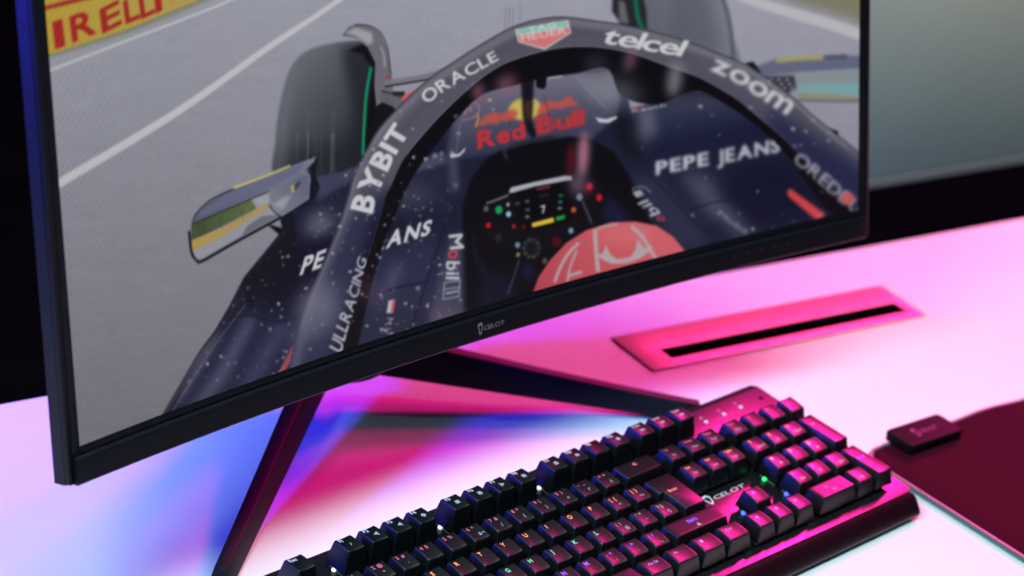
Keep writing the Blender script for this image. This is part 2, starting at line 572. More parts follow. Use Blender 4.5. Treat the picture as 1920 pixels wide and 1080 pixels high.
    poly(pit, (16, 16, 22), smooth=False, blur=2.2)
    stroke([(952, 300), (946, 282), (966, 274), (1004, 264), (1060, 256)], 4, (74, 75, 94), 0.8, 1.6)
    poly([(1108, 366), (1150, 372), (1190, 420), (1150, 425), (1112, 400)], (32, 32, 64), 0.9, 6)
    poly([(900, 500), (960, 520), (970, 570), (900, 590)], (26, 26, 48), 0.9, 8)
    stroke([(890, 440), (892, 480), (912, 512)], 5, (40, 40, 56), 0.7, 3)
    # steering wheel
    poly([(905, 385), (960, 352), (1086, 322), (1120, 330), (1140, 380), (1120, 430), (1010, 470), (918, 460), (900, 420)], (20, 20, 26), 0.9, 4)
    poly([(958, 352), (1000, 342), (1058, 330), (1072, 330), (1074, 338), (1004, 350), (962, 362), (954, 362)], (178, 178, 188), 0.95, 1.3)
    stroke([(912, 382), (935, 374), (954, 366)], 4, (130, 130, 142), 0.8, 1.2)
    poly([(970, 362), (1065, 340), (1082, 400), (1060, 418), (988, 436), (972, 420)], (13, 13, 18), 1, 2)
    words('0000', [(1007, 358), (1033, 353)], 6, (190, 80, 90), 0.9, blur=0.8)
    words('000', [(1012, 371), (1030, 367)], 5, (150, 90, 110), 0.5, blur=1.0)
    words('7', [(1016, 401), (1026, 399)], 15, (210, 212, 216), 1, blur=0.9)
    poly([(997, 419), (1038, 408), (1040, 417), (999, 427)], (214, 184, 66), 1, 0.9)
    poly([(1042, 407), (1060, 403), (1060, 411), (1043, 415)], (24, 150, 66), 1, 0.9)
    for x, y, c in ((989, 378, (90, 92, 104)), (990, 394, (60, 100, 104)), (989, 407, (120, 120, 100)), (1052, 367, (40, 110, 70)), (1051, 379, (46, 110, 120)), (1050, 391, (130, 120, 100)), (971, 382, (80, 70, 90))):
        ell(x, y, 5, 3.2, c, 0.85, 1.4)
    for x, y, r, c in ((936, 394, 7, (16, 160, 92)), (912, 392, 5, (90, 96, 96)), (954, 402, 5, (150, 190, 205)), (953, 384, 3.5, (150, 160, 165)), (916, 423, 5, (190, 26, 40)), (964, 425, 4, (170, 26, 40)),
                       (983, 426, 4, (100, 16, 36)), (1076, 394, 5, (180, 92, 40)), (1124, 371, 6, (190, 30, 44)), (1106, 350, 6, (176, 44, 66)), (1071, 433, 5, (120, 150, 166)), (1087, 370, 6, (120, 130, 150)),
                       (971, 460, 5, (120, 140, 150)), (972, 478, 4, (140, 128, 80)), (1044, 454, 9, (80, 16, 34)), (935, 446, 7, (38, 44, 48)), (1022, 490, 5, (90, 84, 60))):
        ell(x, y, r, r * 1.15, c, 0.95, 1.5)
    ell(997, 466, 17, 19, (52, 62, 66), 0.7, 3)
    ell(997, 466, 11, 13, (24, 24, 32), 0.9, 2)
    for k in range(10):
        a = k * 0.628
        ell(997 + 15 * math.cos(a), 466 + 17 * math.sin(a), 2.4, 2.4, random.choice([(90, 120, 60), (120, 50, 60), (60, 70, 130), (130, 120, 70)]), 0.7, 1)
    ell(990, 510, 10, 16, (44, 36, 96), 0.6, 5)
    stroke([(974, 488), (964, 520), (952, 552)], 3.5, (72, 72, 90), 0.8, 1.2)
    stroke([(1092, 376), (1102, 400), (1110, 420)], 4, (96, 96, 112), 0.7, 1.5)
    # cockpit sides and lettering
    poly([(846, 440), (868, 436), (872, 600), (830, 620), (800, 640), (812, 560)], (76, 77, 96), 0.8, 5)
    poly([(800, 575), (850, 570), (850, 612), (800, 630)], (120, 96, 116), 0.35, 9)
    words('M', [(842, 441), (845, 469)], 27, (196, 196, 204), 0.95, blur=0.8)
    words('o', [(840, 471), (843, 487)], 27, (204, 70, 76), 0.95, blur=0.8)
    words('bil', [(838, 490), (837, 524)], 26, (196, 196, 204), 0.95, blur=0.8)
    for a, b in (((834, 530), (863, 526)), ((831, 562), (861, 556)), ((834, 530), (831, 562)), ((863, 526), (861, 556)), ((834, 543), (862, 539))):
        stroke([a, b], 2, (190, 190, 198), 0.8, 0.7, smooth=False)
    stroke([(836, 551), (860, 546)], 3.2, (190, 190, 198), 0.8, 0.7, smooth=False)
    words('M', [(1262, 458), (1238, 432)], 24, (190, 190, 198), 0.85, blur=1.4, upvec=(-0.72, 0.4), gap=.08)
    words('o', [(1250, 412), (1240, 404)], 20, (204, 66, 74), 0.95, blur=1.3, upvec=(-0.9, 0.35))
    words('bil', [(1240, 400), (1214, 374)], 22, (190, 190, 198), 0.85, blur=1.4, upvec=(-0.9, 0.35))
    words('1', [(1208, 366), (1200, 356)], 16, (180, 180, 190), 0.8, blur=1.4, upvec=(-0.9, 0.35))
    for a, b in (((1208, 350), (1222, 362)), ((1186, 354), (1198, 370)), ((1186, 354), (1206, 349))):
        stroke([a, b], 2, (170, 170, 180), 0.7, 1.2, smooth=False)
    # ---------------- nose emblem: sun disc and the two charging animals, wordmark
    ell(985, 205, 31, 21, (202, 182, 94), 0.95, 1.8, ang=-8)
    poly([(890, 238), (900, 228), (912, 216), (926, 211), (940, 214), (955, 206), (966, 205), (972, 213), (966, 224), (950, 228), (940, 226), (932, 234), (916, 232), (906, 236)], (190, 84, 76), 0.88, 1.8)
    poly([(1006, 214), (1014, 196), (1030, 189), (1046, 192), (1062, 184), (1070, 178), (1074, 188), (1086, 196), (1076, 199), (1064, 200), (1050, 205), (1034, 204), (1024, 214)], (190, 84, 76), 0.88, 1.8)
    stroke([(892, 238), (897, 224), (895, 214)], 3, (212, 150, 80), 0.9, 1)
    words('Red', [(896, 279), (986, 258)], 33, (196, 54, 58), 0.9, bold=2, blur=1.5, upvec=(-0.05, -1), gap=.03, h2=31)
    words('Bull', [(1006, 252), (1097, 233)], 33, (196, 54, 58), 0.9, bold=2, blur=1.6, upvec=(-0.05, -1), gap=.03, h2=29)
    ell(877, 208, 22, 17, (176, 110, 126), 0.0, 1)
    stroke([(858, 222), (862, 200), (884, 192), (899, 200), (893, 218), (868, 226)], 3, (176, 108, 126), 0.75, 1.4)
    words('W', [(868, 218), (890, 208)], 14, (180, 116, 130), 0.7, blur=1.2)
    ell(919, 188, 4, 3, (196, 176, 90), 0.8, 1.4)
    poly([(843, 290), (850, 287), (858, 290), (866, 284), (873, 276), (872, 284), (862, 294), (846, 297)], (196, 196, 204), 0.9, 1.1)
    poly([(1116, 220), (1124, 222), (1138, 224), (1156, 218), (1158, 222), (1142, 231), (1124, 230)], (206, 206, 212), 0.9, 1.3)
    words('Rauch', [(1186, 212), (1250, 200)], 7, (196, 196, 204), 0.75, blur=1.3)
    stroke([(1184, 208), (1206, 200)], 5, (176, 80, 96), 0.6, 2, smooth=False)
    # fin of the halo in front of the nose
    poly([(976, 140), (1002, 138), (1001, 166), (998, 226), (1006, 252), (1002, 262), (990, 250), (981, 220), (978, 166)], (24, 22, 30), 0.97, 1.6)
    poly([(984, 190), (996, 190), (994, 228), (986, 222)], (112, 70, 52), 0.55, 3)
    poly([(1005, 140), (1026, 136), (1024, 164), (1018, 168), (1006, 164)], (20, 19, 26), 1, 1.5)
    stroke([(955, 222), (958, 250), (960, 266)], 2, (60, 50, 60), 0.5, 0.9)
    stroke([(1020, 180), (1030, 216), (1034, 248)], 2, (60, 50, 60), 0.5, 0.9)
    # ---------------- sponsor words on the sidepods
    words('PEPE', [(1230, 328), (1330, 309)], 25, (196, 196, 204), 0.95, bold=2, skew=0.1, blur=1.6, upvec=(-0.12, -0.98), gap=.1)
    words('JEANS', [(1345, 308), (1464, 284)], 26, (192, 192, 200), 0.92, bold=2, skew=0.1, blur=1.8, upvec=(-0.12, -0.98), gap=.1)
    words('PE', [(562, 516), (604, 500)], 32, (206, 206, 212), 0.95, bold=2, skew=0.28, blur=0.9, upvec=(0.06, -0.98))
    words('EANS', [(701, 473), (806, 439)], 32, (206, 206, 212), 0.95, bold=2, skew=0.22, blur=0.9, upvec=(0.05, -0.98), gap=.14, h2=27)
    words('M.V', [(727, 596), (718, 626)], 12, (186, 176, 186), 0.7, blur=1, skew=-0.2)
    poly([(729, 564), (740, 562), (736, 587), (725, 588)], (190, 190, 206), 0.9, 0.9)
    poly([(736, 564), (742, 562), (738, 587), (733, 588)], (196, 86, 90), 0.9, 0.9)
    # ---------------- mirrors
    poly([(500, 420), (545, 432), (536, 445), (492, 510), (460, 545), (462, 572), (456, 532), (470, 515), (530, 446)], (22, 22, 30), 1, 1)
    poly([(456, 530), (520, 455), (548, 430), (556, 440), (556, 480), (500, 540), (466, 578), (462, 572)], (24, 24, 34), 1, 1)
    poly([(580, 292), (596, 300), (592, 330), (600, 352), (590, 372), (552, 398), (555, 446), (532, 440), (525, 408), (545, 395), (580, 375), (584, 330)], (26, 26, 38), 1, 1)
    poly([(362, 420), (368, 402), (390, 380), (424, 360), (446, 352), (592, 294), (590, 304), (574, 318), (582, 330), (580, 374), (532, 404), (378, 492), (366, 490), (358, 474), (354, 436)],
         (94, 96, 120), 1, 0.8, grad=((400, 370), (560, 330), (118, 120, 138)))
    stroke([(438, 353), (500, 330), (545, 311)], 4, (196, 186, 104), 0.95, 0.8)
    stroke([(360, 425), (368, 402), (392, 378), (424, 361), (440, 355)], 2, (24, 24, 30), 1, 0.6)
    glass = [(360, 420), (506, 358), (508, 372), (528, 400), (380, 486), (368, 488), (360, 470)]
    gm = full_mask(np.array(glass))
    poly(glass, (146, 147, 156), 1, 0.6)
    poly([(356, 420), (470, 372), (482, 392), (356, 456)], (70, 84, 56), 1, 1.4, clip=gm, grad=((380, 420), (470, 390), (96, 108, 72)))
    poly([(356, 452), (420, 428), (500, 382), (508, 386), (430, 436), (358, 474)], (172, 146, 86), 0.95, 1.4, clip=gm)
    for k in range(7):
        stroke([(372 + k * 12, 452 - k * 6), (373 + k * 12, 458 - k * 6)], 4, (200, 126, 66), 0.5, 1, smooth=False)
    for k in range(14):
        x = 366 + k * 8
        stroke([(x, 424 - k * 3), (x + 2, 446 - k * 3)], 2, random.choice([(110, 116, 96), (56, 70, 46)]), 0.4, 1, smooth=False, clip=gm)
    poly([(452, 446), (464, 424), (492, 406), (514, 404), (530, 400), (470, 442)], (104, 106, 116), 0.95, 1.2, clip=gm)
    poly([(470, 370), (506, 358), (506, 380), (486, 386)], (156, 160, 162), 0.8, 2, clip=gm)
    stroke([(355, 434), (360, 474), (370, 489), (380, 490), (440, 456), (528, 408)], 4, (16, 16, 22), 1, 0.6)
    stroke([(362, 420), (506, 359)], 2.5, (40, 42, 54), 0.9, 0.6, smooth=False)
    poly([(504, 358), (560, 330), (578, 328), (580, 350), (578, 372), (528, 404), (508, 384)], (124, 126, 140), 1, 2, grad=((510, 380), (575, 340), (100, 101, 122)))
    stroke([(505, 384), (514, 396), (528, 408)], 2.5, (34, 34, 46), 0.9, 0.7)
    poly([(512, 384), (530, 394), (548, 366), (530, 372)], (164, 166, 176), 0.7, 2)
    stroke([(548, 348), (550, 362)], 4.5, (190, 168, 84), 0.95, 0.8, smooth=False)
    poly([(556, 343), (566, 340), (560, 352), (552, 358)], (56, 56, 72), 0.8, 1)
    poly([(430, 362), (570, 306), (560, 326), (500, 352), (440, 378), (380, 404), (372, 402)], (104, 106, 132), 0.9, 1.5)
    # right mirror, out of focus
    poly([(1398, 118), (1412, 116), (1432, 136), (1420, 142)], (22, 22, 32), 0.95, 1.5)
    poly([(1420, 124), (1452, 112), (1548, 106), (1640, 104), (1640, 128), (1500, 136), (1430, 144)], (100, 104, 126), 0.95, 2.5)
    stroke([(1455, 114), (1500, 110), (1545, 108)], 8, (170, 164, 104), 0.9, 1.8)
    stroke([(1546, 108), (1590, 106)], 6, (70, 74, 92), 0.9, 2, smooth=False)
    poly([(1496, 140), (1640, 128), (1640, 158), (1496, 158)], (132, 144, 146), 0.9, 2.5)
    poly([(1494, 160), (1640, 156), (1640, 182), (1580, 176), (1494, 172)], (118, 164, 164), 0.95, 2.5)
    poly([(1494, 174), (1560, 178), (1640, 184), (1640, 190), (1500, 186)], (140, 140, 96), 0.7, 2.5)
    stroke([(1494, 188), (1560, 190), (1640, 190)], 4, (84, 88, 100), 0.9, 2)
    poly([(1430, 144), (1490, 142), (1494, 166), (1470, 180), (1444, 164)], (56, 57, 68), 0.95, 2)
    for k in range(9):
        ell(1446 + k * 5, 150 + (k % 3) * 8, 4, 3, (140, 140, 150), 0.7, 1.4)
    poly([(1552, 240), (1572, 246), (1572, 258), (1556, 252)], (20, 20, 26), 0.95, 1.4)
    # ---------------- halo
    outer = [(540, 720), (563, 613), (580, 560), (602, 505), (633, 430), (653, 370), (664, 330), (687, 283), (713, 240), (753, 197), (800, 153), (847, 120), (897, 88), (957, 54), (1007, 38), (1057, 33),
             (1123, 41), (1173, 48), (1240, 64), (1290, 79), (1340, 98), (1400, 123), (1473, 172), (1523, 216), (1573, 256), (1607, 283), (1650, 315)]
    inner = [(640, 660), (663, 560), (690, 480), (706, 430), (722, 372), (735, 346), (757, 300), (790, 257), (840, 203), (887, 160), (923, 133), (960, 114), (1020, 96), (1073, 88), (1133, 90), (1190, 102),
             (1257, 126), (1317, 148), (1383, 187), (1423, 220), (1473, 262), (1523, 318), (1570, 362), (1650, 430)]
    under = [(660, 700), (690, 565), (716, 470), (735, 420), (770, 340), (815, 276), (858, 222), (905, 178), (968, 160), (1023, 146), (1080, 138), (1140, 130), (1166, 180), (1230, 196), (1307, 172), (1367, 200),
             (1418, 236), (1466, 280), (1510, 338), (1550, 392), (1610, 440)]
    so, si, su = smooth_line(outer), smooth_line(inner), smooth_line(under)
    poly(np.concatenate([si, su[::-1]]), (17, 16, 22), 1, 1.4)
    band = np.concatenate([so, si[::-1]])
    poly(band, (88, 87, 100), 1, 0.9)
    bm_ = full_mask(band)
    mid = (np.stack([np.interp(np.linspace(0, 1, 200), np.linspace(0, 1, len(so)), so[:, k]) for k in (0, 1)], 1) * 0.5
           + np.stack([np.interp(np.linspace(0, 1, 200), np.linspace(0, 1, len(si)), si[:, k]) for k in (0, 1)], 1) * 0.5)
    # navy lower left leg, mirrored sky on the crown, navy lower right
    poly([(520, 760), (560, 590), (640, 420), (700, 360), (735, 350), (720, 430), (660, 620), (640, 720)], (48, 50, 76), 0.9, 14, clip=bm_)
    poly([(690, 430), (735, 345), (716, 440), (668, 600), (640, 680), (620, 680)], (24, 25, 46), 0.9, 8, clip=bm_)
    poly([(1440, 200), (1520, 250), (1660, 340), (1660, 470), (1560, 380), (1430, 240)], (34, 37, 70), 0.85, 14, clip=bm_)
    poly([(1300, 130), (1420, 190), (1440, 240), (1380, 200), (1300, 150)], (74, 75, 98), 0.5, 8, clip=bm_)
    stroke(so + np.array([6, 9]), 11, (140, 138, 148), 0.35, 5, smooth=False, clip=bm_)
    stroke(so[60:200:4] + np.array([2, 7]), 12, (150, 148, 158), 0.3, 4, smooth=False, clip=bm_)
    stroke(mid[60:150:6], 5, (74, 74, 86), 0.55, 4, clip=bm_)
    stroke(so, 2.6, (62, 62, 74), 0.9, 0.8, smooth=False)
    stroke(so[8:70] + np.array([5, 3]), 3, (128, 128, 146), 0.5, 1.5, smooth=False, clip=bm_)
    poly([(560, 560), (620, 520), (630, 600), (590, 640), (555, 640)], (118, 119, 134), 0.55, 12)
    poly([(545, 620), (575, 610), (560, 690), (535, 700)], (84, 86, 112), 0.6, 8)
    stroke([(1440, 165), (1500, 212), (1540, 250), (1580, 282)], 3, (66, 66, 80), 0.7, 1.5)
    # words on the halo
    words('BYBIT', [(697, 402), (706, 368), (722, 330), (742, 290), (768, 246)], 42, (204, 204, 208), 0.96, bold=2, blur=0.9, gap=.08, h2=34)
    words('ORACLE', [(801, 196), (838, 168), (890, 138), (936, 112)], 25, (204, 204, 208), 0.96, bold=1, blur=0.9, gap=.1, h2=20)
    ell(953, 91, 9, 3.5, (86, 84, 96), 0.8, 1.5, ang=-20)
    poly([(966, 56), (1066, 38), (1072, 62), (1022, 94), (972, 80)], (200, 192, 194), 0.9, 1.2)
    poly([(970, 56), (1062, 40), (1066, 54), (1018, 58), (972, 66)], (134, 186, 174), 0.95, 1.3)
    poly([(972, 68), (1068, 53), (1069, 61), (1022, 90), (974, 78)], (206, 116, 116), 0.95, 1.3)
    words('TAG', [(992, 62), (1044, 52)], 11, (200, 214, 210), 0.8, blur=1.1)
    words('HEUER', [(978, 78), (1064, 63)], 15, (214, 196, 196), 0.85, blur=1.0, gap=.14, h2=13)
    words('telcel', [(1126, 80), (1190, 91), (1278, 106)], 34, (208, 208, 212), 0.93, bold=1, skew=0.34, blur=1.3, gap=-.01, h2=32)
    words('zoom', [(1330, 130), (1376, 152), (1420, 180), (1476, 216)], 36, (204, 204, 208), 0.93, bold=1, skew=0.1, blur=1.7, gap=.03, h2=42)
    words('ULLRACING', [(640, 664), (655, 610), (672, 555), (688, 487)], 26, (190, 190, 198), 0.9, bold=1, blur=0.9, skew=0.25, gap=.1, h2=17)
    words('OREDBULL', [(1486, 302), (1530, 338), (1580, 382), (1640, 430)], 24, (176, 176, 184), 0.85, bold=1, blur=1.8, gap=.08)
    ell(1590, 372, 13, 12, (196, 92, 92), 0.85, 2.5)
    # ---------------- helmet
    helm = [(996, 560), (1010, 520), (1032, 488), (1062, 456), (1100, 432), (1146, 418), (1192, 416), (1232, 424), (1262, 444), (1284, 470), (1290, 520), (1000, 620)]
    poly(helm, (202, 98, 106), 1, 1.2, grad=((1180, 420), (1040, 560), (178, 74, 86)))
    hm = full_mask(np.array(helm))
    ell(1170, 440, 60, 16, (214, 120, 124), 0.5, 10, ang=-3, clip=hm)
    GR = (176, 164, 168)
    stroke([(1040, 530), (1052, 500), (1068, 474), (1086, 456)], 6, GR, 0.9, 1.3, clip=hm)
    stroke([(1064, 530), (1070, 500), (1082, 470)], 5, GR, 0.8, 1.3, clip=hm)
    stroke([(1066, 518), (1092, 510)], 6, GR, 0.9, 1.3, smooth=False, clip=hm)
    stroke([(1116, 430), (1118, 466), (1122, 510)], 8, GR, 0.95, 1.3, clip=hm)
    stroke([(1122, 478), (1148, 490), (1182, 487), (1212, 472), (1222, 462)], [7, 9, 9, 6], GR, 0.95, 1.4, clip=hm)
    poly([(1128, 482), (1136, 460), (1146, 478), (1156, 486), (1150, 494)], GR, 0.95, 1.4, clip=hm)
    poly([(1180, 488), (1192, 468), (1196, 448), (1206, 462), (1214, 468), (1204, 482)], GR, 0.95, 1.4, clip=hm)
    stroke([(1184, 424), (1206, 446), (1224, 476), (1234, 490)], 7, GR, 0.9, 1.3, clip=hm)
    stroke([(1120, 432), (1130, 426), (1160, 420)], 5, GR, 0.7, 1.5, clip=hm)
    ell(1098, 456, 5, 4, (130, 110, 120), 0.7, 1.5)
    ell(1206, 432, 7, 3, (150, 140, 150), 0.7, 1.5, ang=30)
    # ---------------- rain drops on the car and smears on the lens
    dm = full_mask(np.array(left_body), band[:]) + 0.35 * full_mask(np.array(nose))
    dm *= 1 - full_mask(np.array(pit), np.array(glass))
    got = 0
    while got < 420:
        x, y = random.uniform(330, 1560), random.uniform(150, 800)
        if dm[int(y - AY), int(x - AX)] * (1.0 if x < 850 and y > 270 else 0.35) < random.random():
            continue
        got += 1
        r = random.choice([1.0, 1.3, 1.6, 2.2, 3.0]) * (0.9 if x < 850 else 1.2)
        ell(x, y, r * 1.25, r, (178, 178, 196), random.uniform(0.35, 0.95), 0.6, ang=random.uniform(-30, 60))
        if r > 2:
            ell(x - r * .4, y + r * .5, r * .7, r * .5, (38, 38, 58), 0.5, 0.6)
    for x, y, rx, ry, a, c, al in ((1094, 290, 11, 42, 4, (196, 130, 152), .85), (1084, 345, 15, 22, 4, (150, 132, 150), .6), (1070, 300, 7, 30, 3, (120, 20, 44), .7), (1182, 112, 12, 24, 15, (148, 104, 124), .6),
                                   (1166, 176, 38, 26, 20, (134, 138, 146), .5), (1265, 150, 14, 34, 8, (148, 150, 158), .75), (1118, 122, 20, 18, 0, (70, 66, 84), .7), (950, 158, 22, 16, -35, (150, 96, 118), .7),
                                   (897, 172, 12, 16, 10, (156, 98, 118), .7), (602, 568, 40, 34, 0, (126, 126, 142), .45), (690, 545, 26, 22, 0, (120, 82, 104), .35), (860, 600, 24, 16, -40, (140, 92, 108), .3),
                                   (1104, 352, 10, 10, 0, (190, 40, 70), .5), (1210, 250, 18, 26, 10, (110, 112, 126), .35)):
        ell(x, y, rx, ry, c, al, min(rx, ry) * 0.6, ang=a)
    CAN[:] = (CAN - 9.0) * (255.0 / 246.0)
    # fine colour banding of the panel towards its left edge
    ph = (X * 0.93 + Y * 0.62 + 0.00035 * (Y - 300) ** 2) * (2 * np.pi / 10.5)
    fade = np.clip(1 - (X - 85 - 0.06 * Y) / 270.0, 0, 1) ** 1.2
    s = np.sin(ph) * fade
    CAN[..., 0] += 26 * s
    CAN[..., 2] -= 28 * s
    CAN[..., 1] += 3 * np.sin(ph * 1.0 + 2) * fade
    np.clip(CAN, 0, 255, out=CAN)


paint_still()

# ------------------------------------------------------------------ materials
M_desk = mat('white_desk_laminate', (0.80, 0.80, 0.81), 0.55, spec=0.08, noise=0.015, nscale=30, rvar=0.05, bump=0.04, bscale=1200)
M_bezel = mat('black_bezel_plastic', (0.005, 0.005, 0.008), 0.42, spec=0.12, noise=0.2, nscale=400, bump=0.05, bscale=3000)
M_shell = mat('black_shell_plastic', (0.002, 0.002, 0.010), 0.46, spec=0.3, noise=0.2, nscale=300, bump=0.05, bscale=2500)
M_stand = mat('black_painted_metal', (0.006, 0.006, 0.010), 0.58, spec=0.18, noise=0.2, nscale=250, rvar=0.06, bump=0.04, bscale=2500)
M_plate = mat('anodised_black_plate', (0.012, 0.010, 0.012), 0.17, metal=0.0, spec=0.17, noise=0.15, nscale=500, rvar=0.02, bump=0.008, bscale=4000)
M_case = mat('black_case_plastic', (0.012, 0.0025, 0.005), 0.34, spec=0.3, noise=0.2, nscale=400, bump=0.05, bscale=3500)  # maroon tint in the base stands in for magenta light on the lip
M_key = mat('black_keycap_plastic', (0.004, 0.004, 0.0055), 0.36, spec=0.5, noise=0.15, nscale=700, rvar=0.04, bump=0.06, bscale=5000)
M_switch = mat('cloudy_switch_plastic', (0.16, 0.155, 0.14), 0.35, noise=0.1, nscale=600)
M_pad = mat('black_cloth', (0.055, 0.0025, 0.012), 0.9, spec=0.06, noise=0.35, nscale=1500, bump=0.5, bscale=2600)
M_tube = mat('frosted_light_pipe', (0.11, 0.13, 0.15), 0.4, noise=0.25, nscale=900)
M_box = mat('satin_black_plastic', (0.010, 0.005, 0.007), 0.6, spec=0.06, noise=0.2, nscale=500, bump=0.05, bscale=3000)
M_flap = mat('satin_aluminium', (0.42, 0.34, 0.27), 0.54, metal=1.0, noise=0.04, nscale=300, rvar=0.04)
M_slot = mat('black_slot', (0.003, 0.003, 0.004), 0.9, spec=0.0, noise=0.1)
M_print = mat('grey_print', (0.42, 0.42, 0.46), 0.5, noise=0.05)
M_logo = mat('silver_print', (0.20, 0.19, 0.23), 0.4, noise=0.05)
M_wlogo = mat('white_print', (0.75, 0.72, 0.74), 0.45, noise=0.05)
M_wall = mat('grey_green_board', (0.32, 0.375, 0.305), 0.85, spec=0.1, noise=0.06, nscale=3, bump=0.05, bscale=60)
M_black = mat('black_drape', (0.003, 0.003, 0.005), 0.95, spec=0.0, noise=0.2, nscale=4)
M_floor = mat('dark_floor', (0.0016, 0.0042, 0.0048), 0.9, spec=0.0, noise=0.3, nscale=6)
LEG = {0: (0.55, 0.55, 0.62), 1: (0.62, 0.10, 0.20), 2: (0.90, 0.28, 0.12), 3: (0.08, 0.62, 0.36), 4: (0.18, 0.10, 0.95), 5: (0.30, 0.22, 0.50)}
M_leg = {r: mat('legend_glow', c, 0.5, emit=c, estr=(0.35, .55, .75, .7, .9, .45)[r]) for r, c in LEG.items()}
LEDC = {0: (0.95, 1.0, 0.85), 1: (1.0, 0.25, 0.12), 2: (1.0, 0.30, 0.06), 3: (0.02, 1.0, 0.22), 4: (0.08, 0.12, 1.0), 5: (0.35, 0.30, 0.9)}
M_led = {r: mat('backlight_led', c, 0.3, emit=c, estr=(1.0, .5, .6, 1.8, 2.2, .3)[r]) for r, c in LEDC.items()}

# ------------------------------------------------------------------ setting: desk, floor, backdrop
YAW = R(-11.36)
DESK_BACK = Vector((0.022, 0.332, 0))          # a point of the rear edge


def desk_pt(a, b, z=0.0):
    """a metres along the rear edge to the right, b metres towards the viewer"""
    c, s = math.cos(YAW), math.sin(YAW)
    return Vector((DESK_BACK.x + a * c + b * s, DESK_BACK.y + a * s - b * c, z))


fl = bmesh.new()
box(fl, -8, 8, -8, 10, -0.80, -0.75)
tag(link('floor', finish(fl), M_floor), kind='structure')
dr = bmesh.new()
n = 240
prev = None
for i in range(n + 1):
    x = -7 + 15 * i / n
    y = 4.2 + 0.06 * math.sin(i * 0.9) + 0.03 * math.sin(i * 2.3)
    a, b = dr.verts.new((x, y, -0.75)), dr.verts.new((x, y, 4.0))
    if prev:
        dr.faces.new((prev[0], a, b, prev[1]))
    prev = (a, b)
o = link('wall', finish(dr), M_black)
tag(o, kind='structure')

desk = empty('desk', tuple(desk_pt(0.5, 0.5)))
tag(desk, 'white desk top under the monitor and keyboard, washed in pink and blue light', 'desk')
IW = Matrix.Translation(-desk.location)


def local(me):
    me.transform(IW)
    return me


# the top has an opening for the cable slot
def flap_pt(a, b, z=0.0):
    """a along the flap from its left end, b from its rear edge"""
    c, s = math.cos(YAW), math.sin(YAW)
    o = Vector((0.4455, 0.1835, 0))
    return Vector((o.x + a * c + b * s, o.y + a * s - b * c, z))


FL, FD = 0.258, 0.0525
SLOT = (0.0235, 0.2475, 0.0275, 0.0425)     # a0,a1,b0,b1 in flap coordinates


def slab(me_bm, pts_a, pts_b, z0, z1, fn):
    """grid of boxes between the a stops and b stops, leaving out the middle cell"""
    for i in range(3):
        for j in range(3):
            if i == 1 and j == 1:
                continue
    va = {}
    for i, a in enumerate(pts_a):
        for j, b in enumerate(pts_b):
            for k, z in enumerate((z0, z1)):
                va[i, j, k] = me_bm.verts.new(fn(a, b, z))
    for i in range(3):
        for j in range(3):
            if i == 1 and j == 1:
                continue
            me_bm.faces.new([va[q] for q in ((i, j, 1), (i, j + 1, 1), (i + 1, j + 1, 1), (i + 1, j, 1))])
            me_bm.faces.new([va[q] for q in ((i, j, 0), (i + 1, j, 0), (i + 1, j + 1, 0), (i, j + 1, 0))])
    for i in range(3):
        for j in (0, 3):
            me_bm.faces.new([va[q] for q in ((i, j, 0), (i + 1, j, 0), (i + 1, j, 1), (i, j, 1))])
    for j in range(3):
        for i in (0, 3):
            me_bm.faces.new([va[q] for q in ((i, j, 0), (i, j + 1, 0), (i, j + 1, 1), (i, j, 1))])
    for (i0, j0, i1, j1) in ((1, 1, 2, 1), (2, 1, 2, 2), (2, 2, 1, 2), (1, 2, 1, 1)):
        me_bm.faces.new([va[q] for q in ((i0, j0, 0), (i1, j1, 0), (i1, j1, 1), (i0, j0, 1))])


# flap origin in desk coordinates
fo = flap_pt(0, 0) - DESK_BACK
ca, sa = math.cos(YAW), math.sin(YAW)
fa, fb = fo.x * ca + fo.y * sa, fo.x * sa - fo.y * ca
bm = bmesh.new()
HG = 0.006      # the hole in the top is wider than the slot above it
slab(bm, (-1.1, fa + SLOT[0] - HG, fa + SLOT[1] + HG, 1.75), (0.0, fb + SLOT[2] - HG, fb + SLOT[3] + HG, 0.95), -0.028, 0.0, desk_pt)
link('desk_top', local(finish(bm, 0.0015, 3)), M_desk, desk)
for a in (-0.98, 1.65):
    for b in (0.07, 0.88):
        bm = bmesh.new()
        p = desk_pt(a, b)
        box(bm, p.x - 0.03, p.x + 0.03, p.y - 0.03, p.y + 0.03, -0.75, -0.0281)
        link('leg', local(finish(bm, 0.002)), M_stand, desk)
flap = bmesh.new()
slab(flap, (0, SLOT[0], SLOT[1], FL), (0, SLOT[2], SLOT[3], FD), 0.0003, 0.0017, flap_pt)
flap_o = link('cable_flap', local(finish(flap, 0.0006, 2)), M_flap, desk)
flap_o['label'] = 'pink lit metal cable flap with a long black slot'
well = bmesh.new()
a0, a1, b0, b1 = SLOT
q = [flap_pt(a0 - .004, b0 - .004, -.06), flap_pt(a1 + .004, b0 - .004, -.06), flap_pt(a1 + .004, b1 + .004, -.06), flap_pt(a0 - .004, b1 + .004, -.06)]
t_ = [Vector((p.x, p.y, -.0002)) for p in q]
vs = [well.verts.new(p) for p in q] + [well.verts.new(p) for p in t_]
for f in ((0, 1, 2, 3), (0, 4, 5, 1), (1, 5, 6, 2), (2, 6, 7, 3), (3, 7, 4, 0)):
    well.faces.new([vs[i] for i in f])
link('cable_slot', local(finish(well)), M_slot, flap_o)
br = bmesh.new()
nb = 150
